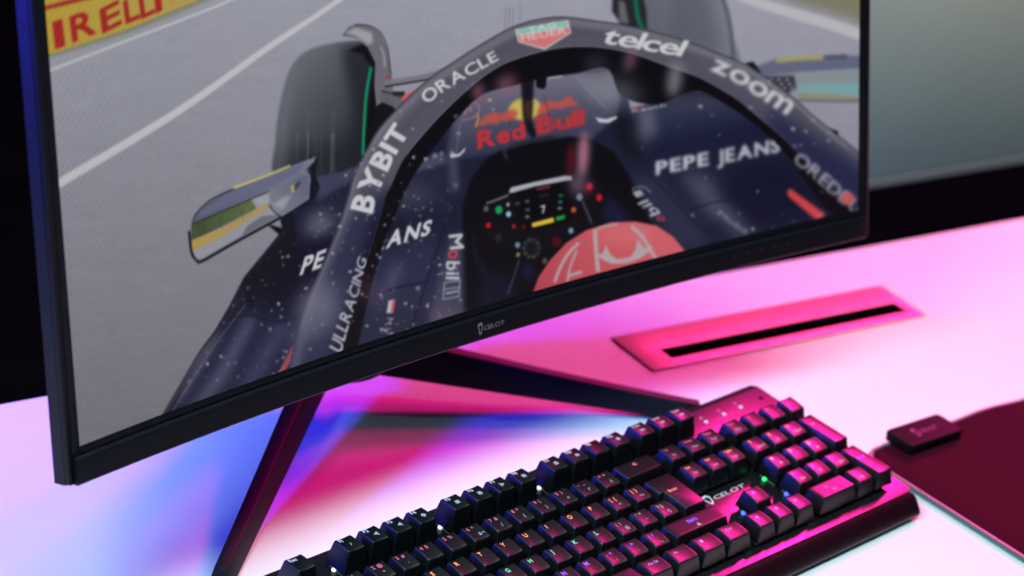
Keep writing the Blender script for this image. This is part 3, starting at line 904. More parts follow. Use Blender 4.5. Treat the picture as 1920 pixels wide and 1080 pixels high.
for i in range(nb):
    a = a0 + 0.0015 + (a1 - a0 - 0.003) * i / (nb - 1)
    j = random.uniform(-.0004, .0004)
    p, q2 = flap_pt(a, b0 + .0004, 0.0012), flap_pt(a + j, b1 - .0012 - random.uniform(0, .0012), 0.0016)
    d = flap_pt(0.0009, 0) - flap_pt(0, 0)
    v = [br.verts.new(x) for x in (p, p + d, q2 + d, q2)]
    br.faces.new(v)
link('brush', local(finish(br)), M_slot, flap_o)

# pale board behind the desk on the right
wb = bmesh.new()
c0 = Vector((0.842, 0.251, 0))
far = 0.52     # metres behind the desk line


def board_pt(a, b, z):
    p = desk_pt(a, -far - b)
    return Vector((p.x, p.y, z))


hexa(wb, [board_pt(*p) for p in ((0.62, 0, -.244), (3.4, 0, -.244), (3.4, .04, -.244), (0.62, .04, -.244), (0.62, 0, 0.15), (3.4, 0, 0.15), (3.4, .04, 0.15), (0.62, .04, 0.15))])
board = link('partition_board', finish(wb, 0.003), M_wall)
tag(board, 'plain grey green partition board standing in the background on the right', 'partition')
wr = bmesh.new()
hexa(wr, [board_pt(*p) for p in ((0.62, -.002, -.250), (3.4, -.002, -.250), (3.4, .02, -.250), (0.62, .02, -.250), (0.62, -.002, -.2445), (3.4, -.002, -.2445), (3.4, .02, -.2445), (0.62, .02, -.2445))])
link('trim', finish(wr, 0.002), mat('pale_trim', (0.16, 0.20, 0.19), 0.8, spec=0.05, noise=0.05), board)
for a in (0.9, 3.1):
    pb = bmesh.new()
    hexa(pb, [board_pt(*p) for p in ((a, .005, -.75), (a + .05, .005, -.75), (a + .05, .035, -.75), (a, .035, -.75), (a, .005, -.2505), (a + .05, .005, -.2505), (a + .05, .035, -.2505), (a, .035, -.2505))])
    link('leg', finish(pb), M_black, board)

# ------------------------------------------------------------------ monitor
SX, SY, SZ, MYAW, MTILT, CURV = 206.627, 90.320, 131.693, -0.03405777, 0.23103324, 5.1264614e-4
HW, SH = 325.0, 365.6
mon = empty('curved_monitor', (0.2066, 0.150, 0.0))
tag(mon, 'wide curved black monitor showing an onboard view of a racing car on a wet track', 'monitor')


def mp(u, v, w=0.0):
    """point of the curved panel in mm: u right of centre, v above the picture's lower edge, w towards the viewer"""
    th = u * CURV
    lx = math.sin(th) / CURV - w * math.sin(th)
    ly = -(1 - math.cos(th)) / CURV - w * math.cos(th)
    Y = ly * math.cos(MTILT) + v * math.sin(MTILT)
    Z = v * math.cos(MTILT) - ly * math.sin(MTILT)
    c, s = math.cos(MYAW), math.sin(MYAW)
    return Vector(((SX + c * lx - s * Y) * MM, (SY + s * lx + c * Y) * MM, (SZ + Z) * MM)) - Vector(mon.location)


# picture: a fine grid whose colours are the digitised still
NU, NV = 980, 552
us = np.linspace(-HW, HW, NU)
vs_ = np.linspace(0, SH, NV)
UU, VV = np.meshgrid(us, vs_)
th = UU * CURV
lx, ly = np.sin(th) / CURV, -(1 - np.cos(th)) / CURV
Yc = ly * math.cos(MTILT) + VV * math.sin(MTILT)
Zc = VV * math.cos(MTILT) - ly * math.sin(MTILT)
c_, s_ = math.cos(MYAW), math.sin(MYAW)
co = np.stack([(SX + c_ * lx - s_ * Yc), (SY + s_ * lx + c_ * Yc), SZ + Zc], -1).reshape(-1, 3) * MM - np.array(mon.location)
idx = np.arange(NU * NV).reshape(NV, NU)
quads = np.stack([idx[:-1, :-1], idx[:-1, 1:], idx[1:, 1:], idx[1:, :-1]], -1).reshape(-1, 4)
me = bpy.data.meshes.new('screen')
me.vertices.add(len(co))
me.vertices.foreach_set('co', co.ravel())
me.loops.add(quads.size)
me.loops.foreach_set('vertex_index', quads.ravel().astype(np.int32))
me.polygons.add(len(quads))
me.polygons.foreach_set('loop_start', np.arange(0, quads.size, 4, dtype=np.int32))
me.polygons.foreach_set('loop_total', np.full(len(quads), 4, dtype=np.int32))
me.polygons.foreach_set('use_smooth', np.ones(len(quads), dtype=bool))
me.update(calc_edges=True)
# panel position -> raster position of the digitised still (fixed rational map)
KX = (915.2073, 820.7151, -106.7785, 37.11271, -20.14767, 2.424021, 0.1094929, -0.08254788, -0.007495809, -0.0003399755, 0.001650808)
KY = (571.0834, -181.2724, -968.8048, 18.72305, 64.20124, -9.348159, 0.05888478, -0.04472829, -0.01964956, 0.004856027, -0.0005091302)
Ua, Va = UU / 325.0, VV / 325.0
B6 = np.stack([np.ones_like(Ua), Ua, Va, Ua * Ua, Ua * Va, Va * Va], -1)
ax = (B6 @ np.array(KX[:6])) / (1 + B6[..., 1:] @ np.array(KX[6:])) - AX
ay = (B6 @ np.array(KY[:6])) / (1 + B6[..., 1:] @ np.array(KY[6:])) - AY
ax = np.clip(ax, 0, AW - 1.001)
ay = np.clip(ay, 0, AH - 1.001)
ix, iy = ax.astype(int), ay.astype(int)
fx, fy = (ax - ix)[..., None], (ay - iy)[..., None]
SM = CAN
still = (SM[iy, ix] * (1 - fx) * (1 - fy) + SM[iy, ix + 1] * fx * (1 - fy) + SM[iy + 1, ix] * (1 - fx) * fy + SM[iy + 1, ix + 1] * fx * fy)
rgba = np.ones((NU * NV, 4), dtype=np.float32)
rgba[:, :3] = lin(still.reshape(-1, 3))
at = me.color_attributes.new('still', 'FLOAT_COLOR', 'POINT')
at.data.foreach_set('color', rgba.ravel())
M_screen = bpy.data.materials.new('lit_screen')
M_screen.use_nodes = True
nt = M_screen.node_tree
b = nt.nodes['Principled BSDF']
b.inputs['Base Color'].default_value = (0.002, 0.002, 0.002, 1)
b.inputs['Roughness'].default_value = 0.28
b.inputs['Specular IOR Level'].default_value = 0.12
va_ = nt.nodes.new('ShaderNodeVertexColor')
va_.layer_name = 'still'
nt.links.new(va_.outputs['Color'], b.inputs['Emission Color'])
b.inputs['Emission Strength'].default_value = 0.97
M_screen.cycles.emission_sampling = 'NONE'
scr = link('screen', me, M_screen, mon)
scr['label'] = 'lit screen with a racing car cockpit, halo and driver helmet'


def strip(bm, prof, u0, u1, n=40, caps=True):
    """sweep a closed (v, w) profile along the curve from u0 to u1"""
    rings = []
    for i in range(n + 1):
        u = u0 + (u1 - u0) * i / n
        rings.append([bm.verts.new(mp(u, v, w)) for v, w in prof])
    k = len(prof)
    for a, b2 in zip(rings[:-1], rings[1:]):
        for j in range(k):
            bm.faces.new((a[j], a[(j + 1) % k], b2[(j + 1) % k], b2[j]))
    if caps:
        bm.faces.new(rings[0][::-1])
        bm.faces.new(rings[-1])


FR = 9.4          # side frame width
bz = bmesh.new()
# thin black border next to the picture
strip(bz, [(-4.2, -1.0), (-0.0, -1.0), (-0.0, 0.35), (-4.2, 0.5)], -HW, HW)
strip(bz, [(SH, -1.0), (SH + 7, -1.0), (SH + 7, 0.5), (SH, 0.35)], -HW, HW)
for sgn in (-1, 1):
    ua, ub = sorted((sgn * HW, sgn * (HW + 5.6)))
    hexa(bz, [mp(ua, -4.2, -1), mp(ub, -4.2, -1), mp(ub, SH + 7, -1), mp(ua, SH + 7, -1),
              mp(ua, -4.2, .4), mp(ub, -4.2, .4), mp(ub, SH + 7, .4), mp(ua, SH + 7, .4)])
    ua, ub = sorted((sgn * (HW + 5.7), sgn * (HW + FR)))
    hexa(bz, [mp(ua, -19.5, -3), mp(ub, -19.5, -3), mp(ub, SH + 9, -3), mp(ua, SH + 9, -3),
              mp(ua, -19.5, 1.0), mp(ub, -19.5, .2), mp(ub, SH + 9, .2), mp(ua, SH + 9, 1.0)])
link('bezel', finish(bz, 0.0003, 2), M_bezel, mon)
ch = bmesh.new()
strip(ch, [(-20.6, -4.0), (-4.6, -4.0), (-4.6, 2.2), (-6.6, 3.4), (-19.4, 3.4), (-20.6, 2.2)], -HW - 5.4, HW + 5.4)
chin = link('chin', finish(ch, 0.0003, 2), M_bezel, mon)
chin['label'] = 'broad lower bezel with a small silver logo'


def emblem_word(h):
    """angular first letter and slanted capitals, cap height h, as 2-D triangles"""
    V, T, E, w = layout('CELOT', 0, 0.10)
    V = V * np.array([1.25, 0.9])
    V[:, 0] += V[:, 1] * 0.25 + 1.42
    out = np.array([[0.0, 1.45], [0.95, 1.75], [1.30, 1.15], [1.02, -0.10], [0.62, -0.75], [0.36, -0.45]])
    inn = out.mean(0) + (out - out.mean(0)) * 0.62
    n0, k = len(V), len(out)
    V = np.concatenate([V, out, inn])
    T = list(T) + [(n0 + i, n0 + (i + 1) % k, n0 + k + (i + 1) % k, n0 + k + i) for i in range(k)]
    return V * h, T, w * 1.25 * h


def decal(name, V, T, fn, material, parent):
    bm = bmesh.new()
    vv = [bm.verts.new(fn(x, y)) for x, y in V]
    for t in T:
        try:
            bm.faces.new([vv[i] for i in t])
        except ValueError:
            pass
    me = bpy.data.meshes.new(name)
    bmesh.ops.triangulate(bm, faces=bm.faces)
    bm.to_mesh(me)
    bm.free()
    return link(name, me, material, parent)


V, T, w_ = emblem_word(3.3)
decal('logo', V, T, lambda x, y: mp(-12.5 + x * 1.02, -14.3 + y, 3.47), M_logo, chin)
# on-screen menu marks over the buttons at the right end of the chin
mk = bmesh.new()
for k, u in enumerate((210, 222, 234, 246, 258)):
    for (du, dv) in ((0, 0), (0.9, 0.9), (1.8, 0)):
        vsq = [mk.verts.new(mp(u + du + p, -12 + dv + q, 3.47)) for p, q in ((0, 0), (.7, 0), (.7, .7), (0, .7))]
        mk.faces.new(vsq)
link('button_mark', finish(mk), mat('dim_print', (0.03, 0.03, 0.038), 0.5, noise=0.05), chin)
# back shell
bs = bmesh.new()
ring = []
for (w, ins) in ((-3.2, 0.0), (-11.5, 0.0), (-13.5, 3.0), (-34, 60.0), (-46, 110.0)):
    row = []
    N = 24
    u0, u1, v0, v1 = -HW - FR + ins, HW + FR - ins, -20.3 + ins * .6, SH + 9 - ins * .8
    for i in range(N):
        row.append(mp(u0 + (u1 - u0) * i / N, v0, w))
    for i in range(8):
        row.append(mp(u1, v0 + (v1 - v0) * i / 8, w))
    for i in range(N):
        row.append(mp(u1 - (u1 - u0) * i / N, v1, w))
    for i in range(8):
        row.append(mp(u0, v1 - (v1 - v0) * i / 8, w))
    ring.append([bs.verts.new(p) for p in row])
for a, b2 in zip(ring[:-1], ring[1:]):
    for j in range(len(a)):
        bs.faces.new((a[j], a[(j + 1) % len(a)], b2[(j + 1) % len(a)], b2[j]))
bs.faces.new(ring[-1])
link('back_shell', finish(bs), M_shell, mon)
ML = Vector(mon.location)


def leg_mesh(p0, p1, outward, h0, h1, flip):
    """long tapering foot: inner lower edge runs from p0 (hub) to p1 (tip)"""
    bm = bmesh.new()
    n = 14
    rings = []
    for i in range(n + 1):
        t = i / n
        p = p0.lerp(p1, t)
        h = h0 + (h1 - h0) * (1 - (1 - t) ** 1.4)
        k = 1 - 0.30 * t
        prof = [(0, 0), (6.5 * k, h), (6.5 * k + 10.5 * k, h), (20.5 * k, 0)]
        rings.append([bm.verts.new(p + (outward * a + Vector((0, 0, z))) * MM - ML) for a, z in prof])
    for a, b2 in zip(rings[:-1], rings[1:]):
        for j in range(4):
            bm.faces.new((a[j], a[(j + 1) % 4], b2[(j + 1) % 4], b2[j]))
    bm.faces.new(rings[0][::-1])
    bm.faces.new(rings[-1])
    return finish(bm, 0.0007, 2)


link('leg', leg_mesh(Vector((.229, .2085, .021)), Vector((.406, .0625, .0008)), Vector((.632, .775, 0)), 27, 12, 0), M_stand, mon)
link('leg', leg_mesh(Vector((.204, .2165, .0205)), Vector((.006, .0790, .0008)), Vector((-.57, .82, 0)), 25, 12, 1), M_stand, mon)
hb = bmesh.new()
pts = []
for i in range(28):
    a = 2 * math.pi * i / 28
    pts.append((0.2125 + 0.036 * math.cos(a) - ML.x, 0.222 + 0.034 * math.sin(a) - ML.y))
prism(hb, pts, 0.030, 0.055)
link('hub', finish(hb, 0.003, 3), M_stand, mon)
cb = bmesh.new()
A, Bq = Vector((.2135, .240, .04)) - ML, mp(0, 165, -44)
for z0, z1 in ((0, 1),):
    o1 = [A + Vector(p) for p in ((-.032, -.010, 0), (.028, -.010, 0), (.026, .026, 0), (-.032, .026, 0))]
    o2 = [Bq + Vector(p) for p in ((-.055, -.010, 0), (.055, -.010, 0), (.050, .026, 0), (-.050, .026, 0))]
    hexa(cb, o1 + o2)
link('column', finish(cb, 0.003, 3), M_stand, mon)

# ------------------------------------------------------------------ keyboard
U = 19.05
TILT = R(5)
ct, st = math.cos(TILT), math.sin(TILT)
OFFZ = 30.0 - (st * (-5 * U))


def kbw(x, y, h):
    """keyboard plane (mm) -> world (m)"""
    return Vector((x, ct * y - st * h, st * y + ct * h + OFFZ)) * MM


KB0 = Vector((0.2185, -0.028, 0.0))
kb = empty('gaming_keyboard', tuple(KB0), (TILT, 0, 0))
tag(kb, 'black mechanical keyboard with coloured glowing legends in front of the curved monitor', 'keyboard')
ROT = Matrix.Rotation(-TILT, 3, 'X')


def kl(x, y, h):
    return ROT @ (kbw(x, y, h) - KB0)


def kbm(bm, bevel=0.0, seg=2, smooth=35, minang=25):
    for v in bm.verts:
        v.co = kl(*v.co)
    return finish(bm, bevel * MM, seg, smooth, minang)


PL = -13.6       # plate level
# case: tray below the plate with a sloping front lip
cs = bmesh.new()
x0, x1, yb, yf = -4.0, 440.5, 47.6, -99.0
prism(cs, rrect(x0, x1, yf - 3.5, yb, 6), -30.5, -19.8)
link('case', kbm(cs, 1.0, 3), M_case, kb)
pl = bmesh.new()
prism(pl, rrect(x0 + .2, x1 - .2, yf + 3.6, yb - .2, 6), -19.5, PL)
plate = link('plate', kbm(pl, 0.7, 3), M_plate, kb)
lp = bmesh.new()
for i in range(2):
    pass
prof = [(yf + 3.4, PL - .3), (yf + 3.4, -19.6), (yf - 5.5, -27.5), (yf - 7.2, -26.6), (yf - 7.4, -24.4), (yf - 5.6, -21.6), (yf - 1.0, -16.2)]
ra = [lp.verts.new((x0 + 2.5, y, h)) for y, h in prof]
rb = [lp.verts.new((x1 - 2.5, y, h)) for y, h in prof]
for j in range(len(prof)):
    lp.faces.new((ra[j], ra[(j + 1) % len(prof)], rb[(j + 1) % len(prof)], rb[j]))
lp.faces.new(ra[::-1])
lp.faces.new(rb)
link('front_lip', kbm(lp, 0.8, 3), M_case, kb)
for x, y, s, b_ in ((40, -82, 16, -35), (398, -82, 16, -35), (40, 34, 20, -47.5), (398, 34, 20, -47.5)):
    ft = bmesh.new()
    z_w = (0.0006 / MM - OFFZ - st * y) / ct
    box(ft, x - s, x + s, y - 4, y + 4, z_w + 0.8, -30.6)
    link('foot', kbm(ft, 0.8), M_slot, kb)

# caps
TOPH = [4.5, 3.7, 1.6, 0.4, 0.2, 0.2]
TANG = [-2, 5, 5.5, 5.5, 5.5, 2]
CAPB = -10.6


YDISH = -0.42


def top_z(row, wu, du, x, y):
    """height of the dished cap top at cap coordinates"""
    tw, td = wu * U - 6.6, du * U - 5.6
    flat = wu >= 1.6 or du > 1.5
    tn = math.tan(R((-1, 0, -2, -3, -2.5, -2.5)[row] if flat else TANG[row]))
    z = TOPH[row] + (y - .5) * tn
    if not flat or du > 1.5:
        z += 0.50 * ((x / (tw / 2)) ** 2 - .6)
    if not flat:
        z += YDISH * (((y - .5) / (td / 2)) ** 2 - .6)
    return z


def cap_mesh(row, wu, du):
    W, D = wu * U - 1.0, du * U - 1.0
    tw, td = W - 5.6, D - 4.6
    bm = bmesh.new()
    nx, ny = 10, 6
    g = [[bm.verts.new((-tw / 2 + tw * i / nx, .5 - td / 2 + td * j / ny, top_z(row, wu, du, -tw / 2 + tw * i / nx, .5 - td / 2 + td * j / ny)))
          for i in range(nx + 1)] for j in range(ny + 1)]
    bot = [bm.verts.new(p) for p in ((-W / 2, -D / 2, CAPB), (W / 2, -D / 2, CAPB), (W / 2, D / 2, CAPB), (-W / 2, D / 2, CAPB))]
    for j in range(ny):
        for i in range(nx):
            bm.faces.new((g[j][i], g[j][i + 1], g[j + 1][i + 1], g[j + 1][i]))
    bm.faces.new([bot[0], bot[1]] + g[0][::-1])
    bm.faces.new([bot[1], bot[2]] + [g[j][nx] for j in range(ny, -1, -1)])
    bm.faces.new([bot[2], bot[3]] + g[ny])
    bm.faces.new([bot[3], bot[0]] + [g[j][0] for j in range(ny + 1)])
    bm.faces.new(bot[::-1])
    return finish_local(bm, 0.75, 3)


def enter_mesh():
    """tall stepped return key: 1.5 wide above, 1.25 wide below"""
    bm = bmesh.new()
    c = [(-14.3 + 0.5, 19.05 - .5), (14.3 - .5, 19.05 - .5), (14.3 - .5, -19.05 + .5), (-9.5 + .5, -19.05 + .5), (-9.5 + .5, 0.5), (-14.3 + .5, 0.5)]
    ins = [(2.8, -2.2), (-2.8, -2.2), (-2.8, 2.4), (2.8, 2.4), (2.8, 2.4), (2.8, 2.4)]
    zt = TOPH[2]
    a = [bm.verts.new((x, y, CAPB)) for x, y in c]
    b2 = [bm.verts.new((x + dx, y + dy, zt - 0.6 + (y + dy) * 0.03)) for (x, y), (dx, dy) in zip(c, ins)]
    n = 6
    bm.faces.new(a)
    bm.faces.new(b2[::-1])
    for i in range(n):
        bm.faces.new((a[i], b2[i], b2[(i + 1) % n], a[(i + 1) % n]))
    return finish_local(bm, 0.75, 3)


def finish_local(bm, bevel, seg):
    for v in bm.verts:
        v.co = v.co * MM
    return finish(bm, bevel * MM, seg, 40, 28)


def led_mesh():
    bm = bmesh.new()
    bmesh.ops.create_icosphere(bm, subdivisions=2, radius=1.5 * MM)
    return finish(bm)


def switch_mesh():
    bm = bmesh.new()
    s, t = 6.9, 5.6
    hexa(bm, [(-s, -s, 0), (s, -s, 0), (s, s, 0), (-s, s, 0), (-t, -t, 5.2), (t, -t, 5.2), (t, t, 5.2), (-t, t, 5.2)])
    return finish_local(bm, 0.4, 2)


CAPS = {}
SWITCH, LEDM = switch_mesh(), led_mesh()
SWITCH.materials.append(M_switch)
LEDS = {}
for r in range(6):
    m2 = LEDM.copy()
    m2.materials.append(M_led[r])
    LEDS[r] = m2


def legend(parent, row, wu, du, items):
    """items: (text, x, y, cap height, lit) on the cap top in cap coordinates (mm)"""
    Vs, Ts, Ms = [], [], []
    n = 0
    for s, x, y, h, lit in items:
        v, t, _, w = layout(s, 1, 0.12)
        for p in v:
            xx, yy = x + p[0] * h, y + p[1] * h
            zz = (TOPH[row] - 0.6 + (yy + 1.5 * U - 1.5 * U) * 0.03 if wu == 1.6 else top_z(row, wu, du, xx, yy)) + 0.10
            Vs.append((xx * MM, yy * MM, zz * MM))
        Ts += [tuple(i + n for i in q) for q in t]
        Ms += [0 if lit else 1] * len(t)
        n += len(v)
    me = bpy.data.meshes.new('legend')
    me.from_pydata(Vs, [], Ts)
    me.materials.append(M_leg[row])
    me.materials.append(M_print)
    for p, k in zip(me.polygons, Ms):
        p.material_index = k
    me.update()
    o = bpy.data.objects.new('legend', me)
    COL.objects.link(o)
    o.parent = parent
    return o


def add_key(row, xc, wu=1.0, du=1.0, items=(), yc=None, mesh=None):
    y = ((1.485 if row == 0 else -(row - 1)) * U) if yc is None else yc
    if mesh is None:
        k = (row, wu, du)
        if k not in CAPS:
            CAPS[k] = cap_mesh(*k)
            CAPS[k].materials.append(M_key)
        mesh = CAPS[k]
    o = bpy.data.objects.new('key', mesh)
    COL.objects.link(o)
    o.parent = kb
    o.location = kl(xc * U, y, 0)
    s = bpy.data.objects.new('switch', SWITCH)
    COL.objects.link(s)
    s.parent = o
    s.location = (0, 0, PL * MM)
    l = bpy.data.objects.new('backlight_led', LEDS[row])
    COL.objects.link(l)
    l.parent = o
    l.location = (-7.7 * MM * (1 if wu < 1.6 else 1.9), 1.5 * MM, (PL + 1.1) * MM)
    if items:
        legend(o, row, wu, du, items)
    return o


# function row
FI = ['♪', '◄', '◄', '◆', '■', '■', '►', '■', '■', '●', '', '●']
add_key(0, 0.5, items=[('Esc', -5.0, 3.1, 3.0, 1)])
for i, x in enumerate([2.5, 3.5, 4.5, 5.5, 7, 8, 9, 10, 11.5, 12.5, 13.5, 14.5]):
    it = [('F%d' % (i + 1), -4.6, 3.4, 2.9, 1)]
    if FI[i]:
        it.append((FI[i], -0.6, -1.6, 2.8, 0))
    add_key(0, x, items=it)
for s, x in (('PrtSc', 15.75), ('ScrLk', 16.75), ('Pause', 17.75)):
    add_key(0, x, items=[(s, -4.6, 3.6, 1.9, 1), ('■■', -2.2, -1.6, 1.7, 0)])
# number row
for i, (a, b2, c2) in enumerate([('`', '~', 'º'), ('1', '!', '|'), ('2', '@', '"'), ('3', '#', '·'), ('4', '$', ''), ('5', '%', ''), ('6', '^', '&¬'), ('7', '&', '/'), ('8', '*', '('),
                                 ('9', '(', ')'), ('0', ')', '='), ('-', '_', "?'"), ('=', '+', '¿¡')]):
    it = [(a, -4.6, 2.6, 3.0, 1), (b2, -0.4, 2.9, 2.6, 1)]
    if c2:
        it.append((c2, 0.2, -3.0, 2.5, 0))
    add_key(1, 0.5 + i, items=it)
add_key(1, 14, 2.0, items=[('◄-', -2.5, 1.8, 2.6, 1)])
for s, t2, x in (('Ins', '', 15.75), ('Home', '', 16.75), ('PgUp', '', 17.75)):
    add_key(1, x, items=[(s, -4.8, 3.0, 2.1, 1), (s[:3], -2.6, -2.6, 1.9, 0)])
add_key(1, 19, items=[('Num', -4.8, 3.0, 2.1, 1), ('Bloq', -3.0, -2.8, 1.9, 0)])
for s, x in (('/', 20), ('*', 21), ('-', 22)):
    add_key(1, x, items=[(s, -3.6, 1.6, 3.0, 1)])
# Q row
add_key(2, 0.75, 1.5, items=[('Tab', -8.0, 1.6, 2.6, 1)])
for i, s in enumerate('QWERTYUIOP'):
    add_key(2, 2 + i, items=[(s, -3.6, 1.8, 3.3, 1)])
add_key(2, 12, items=[('[', -4.4, 1.9, 2.8, 1), ('{', -0.8, 1.9, 2.8, 1), ('^`', -1.2, -3.4, 2.4, 0)])
add_key(2, 13, items=[(']', -4.4, 1.9, 2.8, 1), ('}', -0.8, 1.9, 2.8, 1), ('*+', -1.0, -3.4, 2.4, 0)])
EN = enter_mesh()
EN.materials.append(M_key)
en = add_key(2, 14.25, yc=-1.5 * U, mesh=EN)
legend(en, 2, 1.6, 1.0, [('Enter', -4.0, 1.0, 2.3, 1)])
for s, x in (('Del', 15.75), ('End', 16.75), ('PgDn', 17.75)):
    add_key(2, x, items=[(s, -4.8, 2.8, 2.1, 1), (s[:3], -2.6, -2.8, 1.9, 0)])
for s, t2, x in (('7', 'Home', 19), ('8', '▲', 20), ('9', 'PgUp', 21)):
    add_key(2, x, items=[(s, -4.2, 2.2, 3.0, 1), (t2, -2.0, -3.0, 1.9, 0)])
add_key(2, 22, 1.0, 2.0, items=[('+', -3.0, 6.0, 3.0, 1)], yc=-1.5 * U)
# A row
add_key(3, 0.875, 1.75, items=[('Caps', -10, 1.6, 2.6, 1)])
for i, s in enumerate('ASDFGHJKL'):
    add_key(3, 2.25 + i, items=[(s, -3.6, 1.8, 3.3, 1)])
add_key(3, 11.25, items=[(';', -4.4, 1.9, 2.8, 1), (':', -1.2, 1.9, 2.8, 1), ('Ñ', -0.2, -3.6, 2.8, 0)])
add_key(3, 12.25, items=[("'", -4.4, 1.9, 2.8, 1), ('"', -1.2, 1.9, 2.8, 1), ('¨´', -0.8, -3.4, 2.4, 0)])
add_key(3, 13.25, items=[('\\', -4.4, 1.9, 2.8, 1), ('|', -1.0, 1.9, 2.8, 1), ('Ç', -0.2, -3.6, 2.6, 0)])
for s, t2, x in (('4', '◄', 19), ('5', '', 20), ('6', '►', 21)):
    add_key(3, x, items=[(s, -4.2, 2.2, 3.0, 1)] + ([(t2, -1.2, -3.0, 1.9, 0)] if t2 else []))
# Z row
add_key(4, 0.625, 1.25, items=[('Shift', -7, 1.8, 2.4, 1)])
add_key(4, 1.75, items=[('<', -4.0, 2.0, 2.8, 1)])
for i, s in enumerate('ZXCVBNM'):
    add_key(4, 2.75 + i, items=[(s, -3.6, 1.8, 3.3, 1)])
add_key(4, 9.75, items=[(',', -4.4, 2.1, 2.8, 1), ('<', -1.2, 2.1, 2.8, 1), (';', -0.2, -3.4, 2.4, 0)])
add_key(4, 10.75, items=[('.', -4.4, 2.1, 2.8, 1), ('>', -1.2, 2.1, 2.8, 1), (':', -0.2, -3.4, 2.4, 0)])
add_key(4, 11.75, items=[('/', -4.4, 2.1, 2.8, 1), ('?', -1.2, 2.1, 2.8, 1), ('-_', -0.8, -3.4, 2.4, 0)])
add_key(4, 13.625, 2.75, items=[('Shift', -5.2, 0.8, 3.0, 1), ('▲', -2.2, -4.2, 2.6, 0)])
add_key(4, 16.75, items=[('▲', -3.0, 1.8, 2.4, 1)])
for s, t2, x in (('1', 'End', 19), ('2', '▼', 20), ('3', 'PgDn', 21)):
    add_key(4, x, items=[(s, -4.2, 2.2, 3.0, 1), (t2, -2.0, -3.0, 1.9, 0)])
add_key(4, 22, 1.0, 2.0, items=[('Enter', -4.4, 3.0, 2.1, 1)], yc=-3.5 * U)
# bottom row
for s, x, w in (('Ctrl', .625, 1.25), ('Win', 1.875, 1.25), ('Alt', 3.125, 1.25)):
    add_key(5, x, w, items=[(s, -5.5, 1.6, 2.4, 1)])
add_key(5, 6.875, 6.25)
for s, x in (('Alt Gr', 10.625), ('Fn', 11.875), ('■', 13.125), ('Ctrl', 14.375)):
    add_key(5, x, 1.25, items=[(s, -4.5, 1.4, 2.3, 1)])
for s, x in (('◄', 15.75), ('▼', 16.75), ('►', 17.75)):
    add_key(5, x, items=[(s, -2.6, 1.0, 2.2, 1)])
add_key(5, 19.5, 2.0, items=[('0', -5.0, 1.2, 2.4, 1), ('Ins', -2.0, -3.0, 1.9, 0)])
add_key(5, 21, items=[('.', -3.6, 1.8, 2.8, 1), ('Del', -2.6, -3.0, 1.9, 0)])

# plate details
V, T, w_ = emblem_word(3.6)
decal('logo', V, T, lambda x, y: kl(299 + x * 1.6, -35.5 + y * 1.1, PL + 0.08), M_wlogo, plate)
for x, y in ((371.5, 30.4), (390.3, 30.8), (408.0, 31.2)):
    bm = bmesh.new()
    bmesh.ops.create_uvsphere(bm, u_segments=14, v_segments=8, radius=1.5)
    for v in bm.verts:
        v.co = Vector((x + v.co.x, y + v.co.y, PL + v.co.z * .5))
    link('indicator_lens', kbm(bm), M_wlogo, plate)
    V, T, _, w2 = layout({371.5: 'N', 390.3: 'C', 408.0: 'S'}[x], 1)
    decal('indicator_mark', V * 2.2, T, lambda a, b2, x=x, y=y: kl(x - 1 + a, y + 4 + b2, PL + .08), M_print, plate)
bm = bmesh.new()
prism(bm, [(430.2 + 1.7 * math.cos(2 * math.pi * i / 20), 32 + 1.7 * math.sin(2 * math.pi * i / 20)) for i in range(20)], PL - .5, PL + .12)
link('screw', kbm(bm), M_slot, plate)

# ------------------------------------------------------------------ mouse mat with its light control box
pad = empty('mouse_mat', (0.64, -0.16, 0.0), (0, 0, R(-5.5)))
tag(pad, 'dark cloth mouse mat with a pale light pipe edge beside the keyboard', 'mouse mat')
PW, PD = 0.350, 0.250
PO = Vector((0.4695, -0.0310, 0))       # rear left corner


def padl(a, b, z):
    """a along the rear edge, b towards the viewer"""
    yw = R(-5.5)
    p = PO + Vector((math.cos(yw) * a + math.sin(yw) * b, math.sin(yw) * a - math.cos(yw) * b, z))
    return Matrix.Rotation(-yw, 3, 'Z') @ (p - Vector(pad.location))


def wob(a, b):
    e = math.exp(-((b / .02) ** 2))
    return e * (0.0030 * math.exp(-(((a - .125) / .03) ** 2)) + 0.0012 * math.exp(-(((a - .06) / .03) ** 2)))


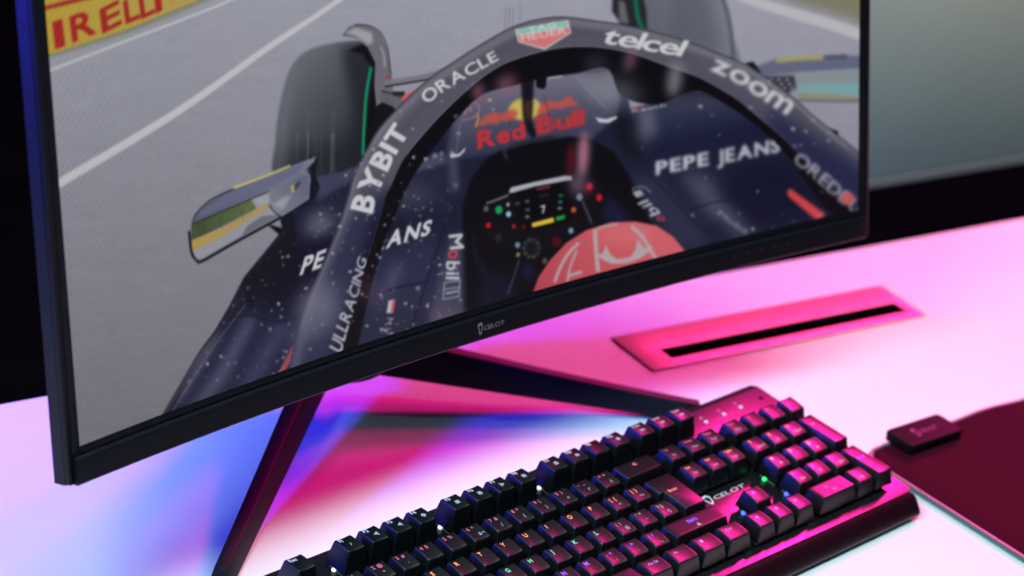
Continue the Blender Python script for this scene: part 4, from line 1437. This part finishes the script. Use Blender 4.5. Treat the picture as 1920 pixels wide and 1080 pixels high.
outline = rrect(0, PW, 0, PD, 0.016, 8)
dense = []
for (ax_, ay_), (bx_, by_) in zip(outline, outline[1:] + outline[:1]):
    k = max(1, int(math.hypot(bx_ - ax_, by_ - ay_) / .006))
    for i in range(k):
        dense.append((ax_ + (bx_ - ax_) * i / k, ay_ + (by_ - ay_) * i / k))
bm = bmesh.new()
rows = []
for z, s in ((0.0007, 1.0), (0.0036, 1.0), (0.0040, 0.996), (0.0040, .90), (0.0040, .6), (0.004, .2)):
    r = []
    for x, y in dense:
        x2, y2 = PW / 2 + (x - PW / 2) * s, PD / 2 + (y - PD / 2) * s
        r.append(bm.verts.new(padl(x2, y2, z + (wob(x2, y2) if z > .001 else 0))))
    rows.append(r)
for a, b2 in zip(rows[:-1], rows[1:]):
    for j in range(len(a)):
        bm.faces.new((a[j], a[(j + 1) % len(a)], b2[(j + 1) % len(a)], b2[j]))
bm.faces.new(rows[-1])
bm.faces.new(rows[0][::-1])
link('cloth', finish(bm), M_pad, pad)
bm = bmesh.new()
rt = 0.0019
rings = []
N = len(dense)
for i in range(N):
    x, y = dense[i]
    px, py = dense[i - 1]
    qx, qy = dense[(i + 1) % N]
    tx, ty = qx - px, qy - py
    L = math.hypot(tx, ty)
    nx_, ny_ = ty / L, -tx / L
    zc = 0.0022 + wob(x, y)
    rings.append([bm.verts.new(padl(x + nx_ * (rt * .8 + rt * math.cos(a)), y + ny_ * (rt * .8 + rt * math.cos(a)), zc + rt * math.sin(a)))
                  for a in [2 * math.pi * k / 10 for k in range(10)]])
for i in range(N):
    a, b2 = rings[i], rings[(i + 1) % N]
    for j in range(10):
        bm.faces.new((a[j], a[(j + 1) % 10], b2[(j + 1) % 10], b2[j]))
link('light_pipe', finish(bm), M_tube, pad)
bm = bmesh.new()
prism(bm, rrect(0.026, 0.080, -0.007, 0.0185, 0.004, 5), 0.0048, 0.0118)
for v in bm.verts:
    v.co = padl(*v.co)
cbx = link('control_box', finish(bm, 0.0012, 3), M_box, pad)
cbx['label'] = 'small raised black control box at the rear edge'
V, T, w2 = emblem_word(0.0042)
decal('logo', V, T, lambda x, y: padl(0.042 + x * .8, 0.008 - y, 0.01186), mat('dim_logo_print', (0.07, 0.05, 0.06), 0.5, noise=0.05), cbx)
